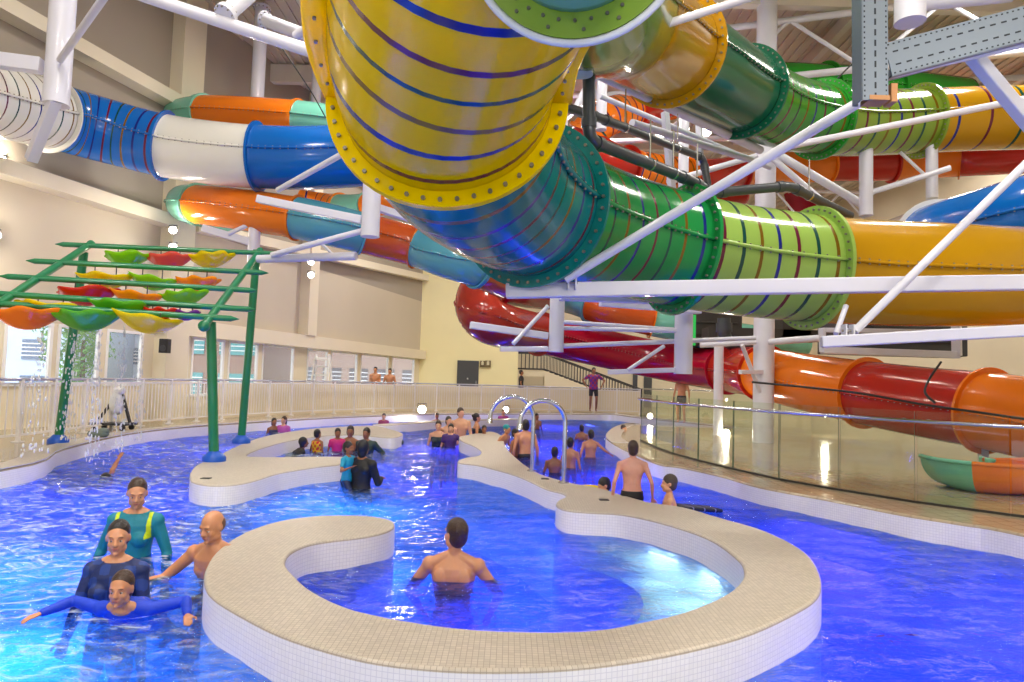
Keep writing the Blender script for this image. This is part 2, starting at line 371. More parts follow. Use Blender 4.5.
# back walls
bx = MB(); XL = wx(YE)
bx.box(((XL + .35) / 2 - .1, YE + .15, 6.2), (.35 - XL + .2, .3, 11.9)); props(bx.build('wall_back', [M_YEL]), kind='structure')
bx = MB(); bx.box((.2, 38.7, 6.2), (.3, 5, 11.9)); bx.box((9.2, 41.15, 6.2), (18, .3, 11.9)); props(bx.build('wall_back', [M_CREAM]), kind='structure')
bx = MB(); bx.box((18.2, 19.3, 6.2), (.3, 44, 11.9)); props(bx.build('wall_right', [M_CREAM]), kind='structure')
bx = MB(); bx.box((1.5, -2.75, 6.2), (34, .3, 11.9)); props(bx.build('wall_front', [M_CREAM]), kind='structure')

# ribbed ceiling
M_CEIL = mat('ribbed_steel_ceiling', '#cbbfae', .55, var=.05)
cb = MB(); ZC = 12.0
for i in range(235):
    x = -15.5 + i * .15; z = ZC + (.05 if i % 2 else 0)
    cb.add([(x, -2.6, z), (x + .15, -2.6, z), (x + .15, 41.3, z), (x, 41.3, z)], [(0, 3, 2, 1)], 0, False)
    z2 = ZC + (.05 if (i + 1) % 2 else 0); cb.add([(x + .15, -2.6, z), (x + .15, 41.3, z), (x + .15, 41.3, z2), (x + .15, -2.6, z2)], [(0, 1, 2, 3)], 0, False)
R35 = Matrix.Rotation(math.radians(-55), 3, 'Z')
cb.v = [Vector((v.x, v.y, v.z)) for v in cb.v]
ceil = cb.build('ceiling', [M_CEIL]); props(ceil, kind='structure')
rb = MB()
for yy in (6, 11.5, 17, 22.5, 28): rb.box((4, yy, ZC - .35), (36, .25, .6))
for xx in (-6, 1.5, 9, 16): rb.box((xx, 20, ZC - .2), (.2, 38, .35))
props(rb.build('trim_5', [mat('roof_steel', '#d6cfc4', .5)]), kind='structure')

# doors, stair
d = MB(); d.box((-2.27, YE - .03, 1.4), (1.13, .06, 2.3)); o = d.build('door_1', [mat('charcoal_door', '#4a4d52', .5)]); props(o, kind='structure')
h = MB(); h.tube([(-1.82, YE - .1, 1.2), (-1.82, YE - .1, 1.5)], .02, 8); h.box((-2.27, YE - .07, 1.6), (.09, .02, .09)); h.build('door_handle', [M_CHROME], o)
for px0, px1, n in ((633, 637.5, 2), (644, 652, 3)):
    a, b = PD(px0, 376, 40.9), PD(px1, 376, 40.9); d = MB(); d.box(((a.x + b.x) / 2, 40.95, 1.35), (b.x - a.x, .1, 2.2)); o = d.build('door_%d' % n, [MATS['charcoal_door']]); props(o, kind='structure')
    q = MB(); q.box((b.x - .06, 40.87, 1.25), (.03, .06, .2)); q.build('door_handle', [M_CHROME], o)
# ------------------------------------------------------------------ slides
def gel(name, c, thin=.0): return mat(name, c, .16, coat=.25, spec=.35, var=.05, vscale=1.2, thin=thin)
G = dict(yellow=mat('yellow_fibreglass', '#ffe000', .14, spec=.3, var=.03, vscale=1.2, thin=.35), amber=gel('amber_fibreglass', '#c08e08', .05), blue=gel('blue_fibreglass', '#0c68c4', .12),
         teal=gel('teal_fibreglass', '#138a86', .3), green=gel('green_fibreglass', '#1f9a4c', .22), grass=gel('grass_green_fibreglass', '#2f9a30', .15),
         lime=gel('lime_fibreglass', '#a9cf62', .25), olive=gel('olive_lime_fibreglass', '#7f9c34', .05), white=gel('white_fibreglass', '#e9e7df', .1), deep=gel('deep_green_fibreglass', '#156b4c', .1),
         orange=gel('orange_fibreglass', '#ee7d18', .12), mint=gel('mint_fibreglass', '#78c4ae', .12), sea=gel('sea_blue_fibreglass', '#5aa3b8', .12),
         rust=gel('rust_orange_fibreglass', '#c8561f', .1), red=gel('red_fibreglass', '#b8281c', .12), brick=gel('brick_red_fibreglass', '#a83426', .12), crimson=gel('crimson_fibreglass', '#b01232', .2), darkred=gel('dark_red_fibreglass', '#7a1c1c'))
ST = [mat('stripe_navy', '#101f7a', .2), mat('stripe_wine', '#601030', .2), mat('stripe_deep_green', '#08443e', .2), mat('stripe_ochre', '#74540c', .2)]
M_BOLT = mat('steel_bolt', '#8f8a80', .35, metal=.7)

class Path:
    def __init__(s, rows, dia, up=None):
        """rows: column, row, apparent width in the survey -> real distance from the real diameter"""
        s.r = dia / 2; pts = [PD(x, y, FOC * dia / w) for x, y, w in rows]; s.n = len(pts); s.per = 24
        s.pts = crom(pts, s.per)
        s.cum = [0]
        for i in range(1, len(s.pts)): s.cum.append(s.cum[-1] + (s.pts[i] - s.pts[i-1]).length)
        s.fr = []; u0 = Vector((0, 0, 1))
        for i in range(len(s.pts)):
            t = (s.pts[min(i+1, len(s.pts)-1)] - s.pts[max(i-1, 0)]).normalized()
            x = t.cross(u0); x = x.normalized() if x.length > 1e-3 else Vector((1, 0, 0)); s.fr.append((t, x, x.cross(t).normalized()))
    def L(s, u): i = max(0, min(u, s.n - 1)) * s.per; k = int(min(i, len(s.pts) - 2)); return s.cum[k] + (s.cum[k+1] - s.cum[k]) * (i - k)
    def at(s, l):
        l = max(0, min(l, s.cum[-1] - 1e-6)); lo, hi = 0, len(s.cum) - 1
        while hi - lo > 1:
            mid = (lo + hi) // 2
            if s.cum[mid] <= l: lo = mid
            else: hi = mid
        q = (l - s.cum[lo]) / max(s.cum[hi] - s.cum[lo], 1e-9)
        t = s.fr[lo][0].lerp(s.fr[hi][0], q).normalized(); x = s.fr[lo][1].lerp(s.fr[hi][1], q); x = (x - t * x.dot(t)).normalized()
        return s.pts[lo].lerp(s.pts[hi], q), t, x, x.cross(t)

def ringpts(p, l, r, n, a0=0, a1=2 * PI, closed=True):
    c, t, x, y = p.at(l); k = n if closed else n + 1
    return [c + (x * math.cos(a0 + (a1 - a0) * i / n) + y * math.sin(a0 + (a1 - a0) * i / n)) * r for i in range(k)]

def section(p, u0, u1, m, parent, stripes=0, name='slide_section', n=44, sw=.05, arc=None, off=0):
    l0, l1 = p.L(u0), p.L(u1); cuts = []
    if stripes:
        gap = (l1 - l0) / stripes
        for i in range(stripes):
            c = l0 + gap * (i + .5); cuts += [(c - sw / 2, 0), (c + sw / 2, 1 + (i + off) % 4)]
    bounds = [l0] + [c for c, _ in cuts] + [l1]; kinds = []
    mi = 0
    for i in range(len(bounds) - 1): kinds.append(cuts[i-1][1] if i > 0 and i % 2 == 0 and False else 0)
    rings = [l0]; slots = []
    def to(l, slot):
        a = rings[-1]; k = max(1, int(math.ceil((l - a) / .09)))
        for j in range(1, k + 1): rings.append(a + (l - a) * j / k); slots.append(slot)
    for i in range(stripes):
        c = l0 + (l1 - l0) / stripes * (i + .5); to(c - sw / 2, 0); to(c + sw / 2, 1 + (i + off) % 4)
    to(l1, 0)
    closed = arc is None; a0, a1 = (0, 2 * PI) if closed else arc; k = n if closed else n + 1
    vs = []; fs = []; ms = []
    for r in (p.r, p.r - .025):
        for l in rings: vs += ringpts(p, l, r, n, a0, a1, closed)
    R = len(rings); B = R * k
    for i in range(R - 1):
        for j in range(n):
            jj = (j + 1) % k
            fs.append((i*k+j, i*k+jj, (i+1)*k+jj, (i+1)*k+j)); ms.append(slots[i])
            fs.append((B+i*k+j, B+(i+1)*k+j, B+(i+1)*k+jj, B+i*k+jj)); ms.append(slots[i])
    for i in (0, R - 1):
        for j in range(n):
            jj = (j + 1) % k; fs.append((i*k+j, i*k+jj, B+i*k+jj, B+i*k+j)); ms.append(0)
    if not closed:
        for i in range(R - 1):
            for j in (0, n): fs.append((i*k+j, (i+1)*k+j, B+(i+1)*k+j, B+i*k+j)); ms.append(0)
    return link_mesh(name, vs, fs, [m] + ST, ms, parent)

def flange(p, u, m, parent, w=.09, t=.05, bolts=True, name='joint_flange', n=56, nb=44, dl=0):
    l = p.L(u) + dl; mb = MB(); r0, r1 = p.r - .01, p.r + w
    A, B, C, D = [ringpts(p, l + q, r, n) for q, r in ((-t/2, r0), (-t/2, r1), (t/2, r1), (t/2, r0))]
    vs = A + B + C + D
    for a, b in ((0, 1), (1, 2), (2, 3), (3, 0)):
        mb.add(vs, [(a*n+i, a*n+(i+1) % n, b*n+(i+1) % n, b*n+i) for i in range(n)], 0, False)
    if bolts:
        c, tt, x, y = p.at(l)
        for i in range(nb):
            a = 2 * PI * i / nb; q = c + (x * math.cos(a) + y * math.sin(a)) * (p.r + w * .55)
            mb.tube([q - tt * (t / 2 + .02), q + tt * (t / 2 + .02)], .015, 6, 1)
    return mb.build(name, [m, M_BOLT], parent)

def seam(p, u0, u1, m, parent, ang=(0, PI), big=False):
    hw = .085 if big else .03
    l0, l1 = p.L(u0), p.L(u1); k = max(2, int((l1 - l0) / .15)); mb = MB()
    for a in ang:
        pts = []
        for i in range(k + 1):
            c, t, x, y = p.at(l0 + (l1 - l0) * i / k); pts.append((c + (x * math.cos(a) + y * math.sin(a)) * (p.r + (.05 if big else .012)), x * math.cos(a) + y * math.sin(a), -x * math.sin(a) + y * math.cos(a)))
        mb.loft([(c, X * hw, Y * .022) for c, X, Y in pts], 8, 0, True, 4)
        for i in range(0, k + 1, 1):
            c, X, Y = pts[i]; mb.tube([c + X * .01 - Y * .035, c + X * .01 + Y * .035], .012, 5, 1)
    return mb.build('side_seam', [m, M_BOLT], parent)

def slide(label, rows, dia, secs, group=None, cat='water slide', seams=True, n=44, arc=None, w=.09, bolts=True, sw=.05):
    """secs: (u_end, material, stripes) in order from u=0"""
    p = Path(rows, dia); root = empty('water_slide', PD(*rows[len(rows)//2][:2], FOC * dia / rows[len(rows)//2][2]), label, cat, group)
    u = 0
    for i, s in enumerate(secs):
        u1, m, st = s[:3]; section(p, u, u1, G[m], root, st, n=n, arc=arc, sw=sw, off=s[3] if len(s) > 3 else 0)
        if arc is None:
            if (i < len(secs) - 1 or u1 < p.n - 1) and not (len(s) > 4 and s[4] is None): flange(p, u1, G[s[4] if len(s) > 4 else m], root, w, bolts=bolts)
            if seams:
                for a in (0, PI): seam(p, u, u1, G[m], root, (a,), big=(m == 'yellow'))
        u = u1
    return p, root

# A: the big translucent raft tube overhead
A_rows = [(520, -420, 450), (492, -150, 335), (462, -10, 262), (445, 72, 222), (462, 145, 186), (505, 190, 156), (560, 217, 134), (628, 238, 119), (710, 256, 112), (785, 266, 108), (855, 272, 105), (940, 275, 103), (1030, 277, 98), (1180, 280, 92)]
A, A_root = slide('huge striped tube slide overhead, yellow then teal, green, lime and plain yellow at right', A_rows, 1.4,
    [(3.35, 'yellow', 9, 1), (5.5, 'teal', 8, 2), (7.62, 'green', 8, 1), (9.35, 'lime', 7, 1), (13, 'amber', 0)], w=.11)
# B: upper raft tube
B_rows = [(545, -210, 300), (570, -60, 190), (592, -4, 150), (625, 18, 118), (668, 48, 98), (705, 70, 88), (742, 92, 79), (785, 112, 71), (840, 122, 66), (900, 122, 63), (970, 119, 62), (1040, 117, 62), (1160, 112, 62)]
Bp, B_root = slide('upper tube slide, olive and amber at top centre, dark green, then striped green at right', B_rows, 1.4,
    [(2.7, 'olive', 0, 0, None), (4.05, 'amber', 0), (6.0, 'deep', 0), (7.65, 'grass', 8), (9.3, 'olive', 8), (12, 'amber', 7)], w=.12, sw=.07)
slide('plain green tube slide behind the upper striped green tube', [(770, 88, 50), (810, 90, 50), (860, 92, 49), (905, 96, 48), (960, 102, 47)], 1.4, [(1.3, 'grass', 0), (2.6, 'grass', 0), (4, 'grass', 0)], n=28, bolts=False)
# C: left striped white and blue
slide('striped white and blue tube slide crossing high on the left', [(-60, 84, 86), (10, 103, 73), (60, 118, 66), (110, 132, 63), (165, 146, 62), (212, 153, 62), (258, 157, 62), (310, 158, 62), (380, 154, 61), (450, 146, 60)], 1.4,
    [(1.75, 'white', 8), (4, 'blue', 9, 1), (6, 'white', 0, 0, 'blue'), (9, 'blue', 0)], n=40, bolts=False)
slide('white and blue tube slide rising behind the plain yellow tube at far right', [(780, 262, 34), (840, 258, 44), (890, 250, 58), (937, 240, 72), (985, 229, 80), (1040, 216, 88), (1120, 200, 95)], 1.4, [(3, 'white', 0), (6, 'blue', 0)], n=36, bolts=False)
# E / F: orange and mint body slides on the left
slide('orange and mint tube slide high on the left, upper of the two', [(235, 117, 34), (196, 112, 34), (182, 117, 35), (205, 114, 36), (250, 116, 37), (298, 120, 38), (350, 127, 38), (420, 138, 38)], .95,
    [(3, 'mint', 0), (5, 'orange', 0), (7, 'mint', 0)], n=30, bolts=False, w=.05)
slide('orange, blue and rust tube slide on the left, lower one ending at the red bend', [(235, 217, 34), (205, 210, 35), (186, 204, 37), (202, 205, 39), (245, 210, 41), (297, 218, 42), (330, 225, 42), (362, 233, 41), (413, 246, 40), (445, 257, 41), (478, 267, 41), (505, 280, 38)], .95,
    [(2.9, 'mint', 0), (5, 'orange', 0), (7, 'sea', 0), (8.1, 'rust', 0, 0, 'orange'), (10, 'sea', 0), (11, 'rust', 0)], n=32, bolts=False, w=.05)
slide('small orange and teal tube slide far behind the white column', [(300, 201, 22), (325, 204, 22), (350, 206, 23), (378, 204, 24), (400, 198, 24)], .7, [(1.6, 'orange', 4), (2.6, 'mint', 0), (4, 'orange', 0)], n=20, seams=False, bolts=False, w=.05)
# G: red raft slide at mid height that becomes the big orange and red tube
slide('red tube slide from the back bend becoming the big orange and red tube',
    [(600, 296, 34), (540, 290, 38), (495, 284, 44), (478, 302, 46), (492, 322, 46), (540, 334, 40), (610, 350, 38), (680, 364, 39), (728, 370, 44), (757, 372, 50), (800, 381, 56), (866, 393, 64), (930, 403, 71), (982, 410, 77), (1040, 420, 84), (1140, 440, 96)], 1.4,
    [(2.2, 'crimson', 0), (5, 'brick', 0), (8, 'crimson', 0), (9.2, 'red', 0), (11, 'orange', 0), (13.1, 'red', 0, 0, 'orange'), (15, 'orange', 0)], n=36, bolts=False)
# H: red and orange coil behind
slide('orange and red coiled tube slide behind the black pipes, below the upper striped tube',
    [(735, 70, 34), (690, 92, 34), (640, 108, 36), (602, 120, 38), (588, 142, 38), (610, 162, 38), (655, 172, 36), (705, 176, 34), (760, 170, 32), (828, 166, 31), (892, 165, 31), (960, 161, 31), (1040, 156, 34)], 1.05,
    [(1.4, 'orange', 0), (2.2, 'red', 0), (3.6, 'orange', 7), (5.4, 'red', 0), (6.6, 'orange', 8), (7.6, 'red', 0), (9, 'orange', 0), (10, 'red', 0), (11, 'orange', 0), (12, 'red', 0)], n=30, bolts=False, seams=False)
slide('orange striped lower turn of the coil just above the striped green tube', [(560, 150, 25), (600, 172, 27), (640, 186, 28), (690, 194, 28), (745, 190, 28)], 1.0, [(2, 'orange', 9), (4, 'red', 0)], n=24, seams=False, bolts=False)
slide('short crimson tube slide standing steeply behind the lime striped tube', [(792, 176, 26), (800, 200, 26), (806, 226, 26), (812, 262, 26)], 1.4, [(3, 'crimson', 0)], n=20, seams=False, bolts=False)
# I: orange and blue green slide seen under the white beam
slide('blue green and orange tube slide low behind the white beam, left of the middle column', [(540, 292, 28), (575, 300, 30), (600, 308, 31), (650, 320, 31), (690, 328, 31), (740, 338, 30), (800, 344, 28)], 1.1,
    [(1.7, 'sea', 0), (3.05, 'rust', 0, 0, 'orange'), (6, 'mint', 0)], n=28, seams=False, bolts=False)
slide('dark red and rust tube slide at the right edge above the big orange tube', [(930, 352, 30), (965, 352, 32), (1000, 353, 34), (1050, 352, 36)], 1.4, [(1.6, 'darkred', 0, 0), (3, 'rust', 0)], n=26, seams=False, bolts=False)
# J: open splash trough at lower right
Jp = Path([(925, 480, 60), (960, 480, 60), (1000, 480, 60), (1060, 480, 60), (1120, 480, 60)], 1.0)
def rebase(p, pts):
    p.pts = crom(pts, p.per); p.n = len(pts); p.cum = [0]; p.fr = []
    for i in range(1, len(p.pts)): p.cum.append(p.cum[-1] + (p.pts[i] - p.pts[i-1]).length)
    for i in range(len(p.pts)):
        t = (p.pts[min(i+1, len(p.pts)-1)] - p.pts[max(i-1, 0)]).normalized(); x = t.cross(Vector((0, 0, 1))).normalized(); p.fr.append((t, x, x.cross(t).normalized()))
zc = ZT + .42
def jp(px, D): v = PD(px, 400, D); v.z = zc; return v
Jp.r = .42; rebase(Jp, [jp(950, 10.1), jp(970, 9.6), jp(1008, 9.4), jp(1050, 9.6), jp(1090, 10.4)])
J_root = empty('water_slide', jp(1000, 9.3) - Vector((0, 0, .42)), 'open mint and orange slide trough at bottom right behind the glass', 'water slide')
section(Jp, 0, 1.25, G['mint'], J_root, arc=(PI, PI * 2)); section(Jp, 1.25, 4, G['orange'], J_root, arc=(PI, PI * 2))
for a in (PI, 2 * PI):
    for u0, u1, m in ((0, 1.25, 'mint'), (1.25, 4, 'orange')):
        mb = MB(); l0, l1 = Jp.L(u0), Jp.L(u1); mb.tube([ringpts(Jp, l0 + (l1 - l0) * k / 20, Jp.r, 4, a, a + .01, True)[0] for k in range(21)], .03, 10); mb.build('rim', [G[m]], J_root)
# K: near tube joint right overhead with a wide double bolted flange
K = Path([(572, -500, 100)] * 2 + [(573, -300, 100), (578, -44, 100)], .4); rebase(K, [PD(560, -420, 1.3), PD(566, -260, 1.65), PD(572, -150, 2.1), PD(577, -69, 2.62)])
K_root = empty('water_slide', PD(577, -69, 2.62), 'mint tube joint with a wide lime double bolted flange at the top centre edge', 'water slide')
K.r = .31; section(K, 0, 3, G['mint'], K_root, n=40)
def kfl():
    l = K.L(3) - .02; mb = MB(); A_, B_, C_, D_ = [ringpts(K, l + q, r, 64) for q, r in ((-.02, .3), (-.02, .405), (.02, .405), (.02, .3))]; vs = A_ + B_ + C_ + D_; n = 64
    for a, b in ((0, 1), (1, 2), (2, 3), (3, 0)): mb.add(vs, [(a*n+i, a*n+(i+1) % n, b*n+(i+1) % n, b*n+i) for i in range(n)], 0, False)
    c, t, x, y = K.at(l)
    for i in range(34):
        for rr, ph in ((.375, 0), (.34, .5)):
            a = 2 * PI * (i + ph) / 34
            if i % 2 and rr > .35: continue
            q = c + (x * math.cos(a) + y * math.sin(a)) * rr; mb.tube([q - t * .026, q + t * .026], .0075, 8, 1)
    mb.build('joint_flange', [G['olive'], mat('dark_bolt', '#5a5a4a', .5, metal=.4)], K_root)
    mb = MB(); pts = [c + (x * math.cos(a) + y * math.sin(a)) * .418 for a in [PI * 1.02 + PI * .96 * k / 30 for k in range(31)]]; mb.tube(pts, .016, 10); mb.build('support_saddle', [MATS['white_painted_steel']], K_root)
kfl()
# ------------------------------------------------------------------ steelwork
STEEL_M = W_ST
def flangecap(mb, p, t, r, mi=0, n=10):
    p = Vector(p); t = Vector(t).normalized(); x = t.cross(Vector((0, .3, 1))).normalized(); y = t.cross(x)
    mb.tube([p - t * .03, p + t * .03], r * 1.35, 20, mi)
    for i in range(n):
        a = 2 * PI * i / n; q = p + (x * math.cos(a) + y * math.sin(a)) * r * 1.18; mb.tube([q - t * .05, q + t * .05], r * .1, 6, 1)
def member(kind, a, b, w, h=None, parent=None, name='beam', caps=(0, 0), m=None):
    mb = MB(); a, b = PD(*a), PD(*b)
    if kind == 'pipe':
        mb.tube([a, b], w / 2, 20)
        if caps[0]: flangecap(mb, a, b - a, w / 2)
        if caps[1]: flangecap(mb, b, b - a, w / 2)
    else:
        mb.bar(a, b, w, h)
    o = mb.build(name, [m or STEEL_M, M_BOLT], parent, None if parent else (a + b) / 2)
    if kind != 'pipe': bevel(o, .012)
    return o
def column(label, x0, y0, x1, y1, D, w, parts=(), group=None, caps=(0, 1), z0=None, cat='column', name='support_column', ztop=None):
    a = PD(x0, y0, D); b = PD(x1, y1, D)
    top = a if a.z > b.z else b; bot = b if a.z > b.z else a
    x, yy = bot.x, bot.y; zb = bot.z if z0 is None else z0; zt = top.z if ztop is None else ztop
    root = empty(name, (x, yy, zb), label, cat, group)
    mb = MB(); mb.tube([(x, yy, zb), (x, yy, zt)], w / 2, 28)
    if caps[0]: flangecap(mb, (x, yy, zt), (0, 0, 1), w / 2, n=12)
    if caps[1]: mb.tube([(x, yy, zb - .015), (x, yy, zb + .01)], w / 2 * 1.02, 28)
    mb.build('column_shaft', [STEEL_M, M_BOLT], root)
    for p in parts:
        k, pa, pb, ww = p[:4]; member(k, pa, pb, ww, p[4] if len(p) > 4 else None, root, p[5] if len(p) > 5 else 'bracket_arm', p[6] if len(p) > 6 else (0, 0))
    return root
def clevis(root, px, py, D, s=.12):
    mb = MB(); c = PD(px, py, D)
    for q in (-1, 1): mb.box(c + Vector((q * s * .3, 0, 0)), (s * .12, s * .8, s))
    mb.tube([c - Vector((s * .45, 0, 0)), c + Vector((s * .45, 0, 0))], s * .1, 8, 1)
    return mb.build('bolted_bracket', [STEEL_M, M_BOLT], root)

# left hanging column in front of the striped slide
column('white hanging steel column with angled brace at top left', 62, -60, 56, 104, 11.5, .40, [
    ('box', (-20, 58, 11.4), (42, 66, 11.5), .2, .24), ('box', (55, 100, 11.4), (31, 160, 11.8), .17, .17, 'brace'), ('pipe', (60, 60, 11.3), (108, -8, 9.5), .11, None, 'brace')], ztop=9.5)
column('white hanging column beside the yellow flange, arms reaching left', 370, 160, 370, 236, 11.2, .30, [
    ('box', (258, 199, 11.6), (362, 220, 11.2), .13, .13), ('pipe', (272, 255, 11.8), (366, 230, 11.2), .10, None, 'brace'), ('pipe', (258, 259, 12), (356, 256, 11.5), .14), ('pipe', (318, 240, 11.7), (334, 256, 11.6), .05, None, 'brace'),
    ('pipe', (278, 190, 12.4), (346, 152, 11), .1, None, 'brace'), ('box', (378, 208, 11.5), (440, 228, 12), .12, .12)], ztop=5.6)
column('short white column carrying the lower turn of the orange slide', 253, 225, 253, 262, 15.5, .26, [('box', (203, 228, 15.5), (250, 242, 15.5), .16, .16), ('pipe', (228, 234, 15.4), (250, 224, 15.5), .1, None, 'brace')], ztop=5.3)
column('slim white column behind the upper orange slide at left', 257, 40, 257, 100, 19, .36, [], caps=(1, 0), ztop=11.8)
column('thin white column high behind the yellow tube at left', 312, 60, 312, 180, 21, .3, [], caps=(0, 0), ztop=11.8)
# column under the beam, with red slide brackets
column('white column stub under the long beam, left one, holding the red slide', 556, 296, 556, 351, 11.0, .24, [
    ('box', (470, 325, 10.8), (548, 336, 11), .11, .11), ('pipe', (548, 306, 11), (513, 344, 10.8), .07, None, 'brace'), ('box', (500, 349, 10.8), (548, 349, 11), .08, .08), ('pipe', (563, 322, 11), (680, 330, 11.6), .07), ('pipe', (563, 346, 11), (755, 338, 12), .08, None, 'tie_rod')])
column('white column stub under the long beam, second from left, by the green sign', 683, 306, 683, 373, 11.4, .30, [
    ('box', (608, 372, 11.2), (675, 370, 11.4), .08, .08), ('pipe', (664, 346, 11.4), (628, 370, 11.2), .06, None, 'brace'), ('box', (600, 302, 10.8), (700, 310, 11.2), .13, .13), ('pipe', (560, 328, 11.1), (676, 331, 11.3), .07)])
column('slim white column to the left of the tall middle column', 718, 345, 718, 420, 19, .26, [], z0=ZT, caps=(0, 0))
column('tall white middle column standing on the deck behind the glass', 763, 0, 763, 440, 16.9, .50, [
    ('pipe', (770, 342, 16.7), (822, 338, 15.5), .16), ('pipe', (756, 342, 16.8), (700, 345, 17), .14), ('box', (700, 112, 16.5), (756, 112, 16.8), .18, .18), ('pipe', (712, 105, 16.3), (752, 68, 16.8), .12, None, 'brace'),
    ('pipe', (770, 150, 16.8), (865, 206, 16.5), .2, None, 'brace'), ('pipe', (772, 158, 16.8), (838, 215, 16.4), .16, None, 'brace'), ('pipe', (668, 182, 16), (756, 156, 16.8), .14, None, 'brace'),
    ('box', (740, 372, 16.4), (762, 372, 16.8), .1, .1), ('pipe', (742, 345, 16.4), (760, 392, 16.8), .1, None, 'brace')], z0=ZT, ztop=11.9, caps=(0, 0))
column('white hanging column under the upper striped tube, left of the pair', 866, 150, 866, 215, 14.5, .27, [('pipe', (872, 192, 14.5), (950, 168, 14.2), .12)], ztop=8.0)
column('white hanging column under the upper striped tube, right of the pair', 932, 150, 932, 198, 15, .24, [('pipe', (900, 152, 15), (928, 178, 15), .07, None, 'brace')], ztop=8.0)
column('thin white column rising behind the amber upper tube', 683, 0, 683, 196, 16.4, .24, [], ztop=11.8, caps=(0, 0))
column('pale column behind the black pipes right of the teal flange', 558, 60, 556, 150, 13, .42, [], ztop=11.8)
column('thin white column behind the orange coil', 601, 60, 601, 130, 16, .25, [], ztop=11.8, caps=(0, 0))

def steel(label, kind, a, b, w, h=None, cat='beam', name='steel_beam', caps=(0, 0), group=None, extra=()):
    if not extra:
        o = member(kind, a, b, w, h, None, name, caps); return props(o, label, cat, group)
    c = (PD(*a) + PD(*b)) / 2; root = empty(name, c, label, cat, group); member(kind, a, b, w, h, root, 'beam', caps)
    for e in extra:
        if e[0] == 'clevis': clevis(root, *e[1:])
        else: member(e[0], e[1], e[2], e[3], e[4] if len(e) > 4 else None, root, e[5] if len(e) > 5 else 'brace')
    return root
steel('long white box beam running right under the striped green and lime tube', 'box', (506, 291, 6.75), (1060, 282, 6.5), .13, .145,
      extra=[('clevis', 513, 281, 6.8), ('clevis', 537, 281, 6.8), ('pipe', (528, 279, 6.8), (578, 247, 6.55), .045, None, 'cradle'), ('clevis', 572, 283, 6.6)])
steel('white box beam ending under the right end of the lime tube', 'box', (821, 342, 6.3), (1090, 327, 5.9), .10, .105,
      extra=[('clevis', 848, 331, 6.3), ('pipe', (836, 334, 6.4), (846, 306, 6.6), .05, None, 'cradle')])
steel('white box beam just below and behind the long white beam', 'box', (560, 295, 8.9), (830, 306, 9.6), .15, .14)
steel('lavender white diagonal tube from the long beam up to the perforated frame', 'pipe', (566, 279, 6.5), (863, 100, 5.4), .085, cat='brace', name='diagonal_brace')
steel('white diagonal tube across the plain amber tube at right', 'pipe', (855, 331, 6.3), (1040, 150, 6.2), .075, cat='brace', name='diagonal_brace')
steel('thin grey white tube rising right behind the diagonal brace toward the right edge', 'pipe', (790, 146, 9.5), (1040, 96, 9), .09, cat='brace', name='diagonal_brace')
steel('white tube slanting down across the amber upper tube', 'pipe', (545, 62, 6.4), (762, -6, 7.6), .085, cat='brace', name='diagonal_brace')
steel('thick white pipe slanting across the top left corner', 'pipe', (120, -12, 8.5), (325, 56, 8.0), .15, cat='pipe', name='steel_pipe')
steel('short white pipe with bolted flange joining the thick top left pipe', 'pipe', (226, 14, 8.2), (258, -14, 8.6), .2, cat='pipe', name='steel_pipe', caps=(1, 0))
steel('white pipe behind the yellow tube with a bolted flange at top left', 'pipe', (265, 20, 15), (330, 45, 14), .28, cat='pipe', name='steel_pipe', caps=(1, 0))
steel('small white pipe rising beside the yellow seam at top left', 'pipe', (296, 36, 9.5), (332, 12, 9), .13, cat='pipe', name='steel_pipe')
steel('long white pipe slanting from the short hanging pipe down to the tall column', 'pipe', (596, 72, 9), (760, 150, 13.5), .16, cat='pipe', name='steel_pipe')
steel('thin white pipe slanting above the black pipes', 'pipe', (600, 96, 12.5), (770, 168, 15), .1, cat='pipe', name='steel_pipe')
steel('white pipe with capped end below the floodlights', 'pipe', (632, 123, 12), (752, 160, 14.5), .14, cat='pipe', name='steel_pipe')
steel('white upright strut between the slanting pipes beside the left floodlight', 'box', (665, 112, 13), (672, 190, 13), .12, .12, cat='strut', name='steel_strut')
steel('white upright strut between the slanting pipes beside the right floodlight', 'box', (699, 112, 14), (700, 165, 14), .12, .12, cat='strut', name='steel_strut')
steel('pale strut behind the mint flange joining the amber tube', 'pipe', (575, 110, 15), (600, 62, 15), .16, cat='strut', name='steel_strut')
# short hanging pipe in the centre with black pipe next to it
column('short white hanging pipe with purple cap between the black pipes', 582, 38, 582, 73, 6.3, .20, [], name='hanging_pipe', cat='pipe', ztop=5.2)
column('short lavender hanging pipe behind the perforated frame at top right', 910, -10, 910, 21, 6.0, .25, [('pipe', (900, 5, 6.3), (1010, -5, 6.6), .14)], name='hanging_pipe', cat='pipe', ztop=5.3)

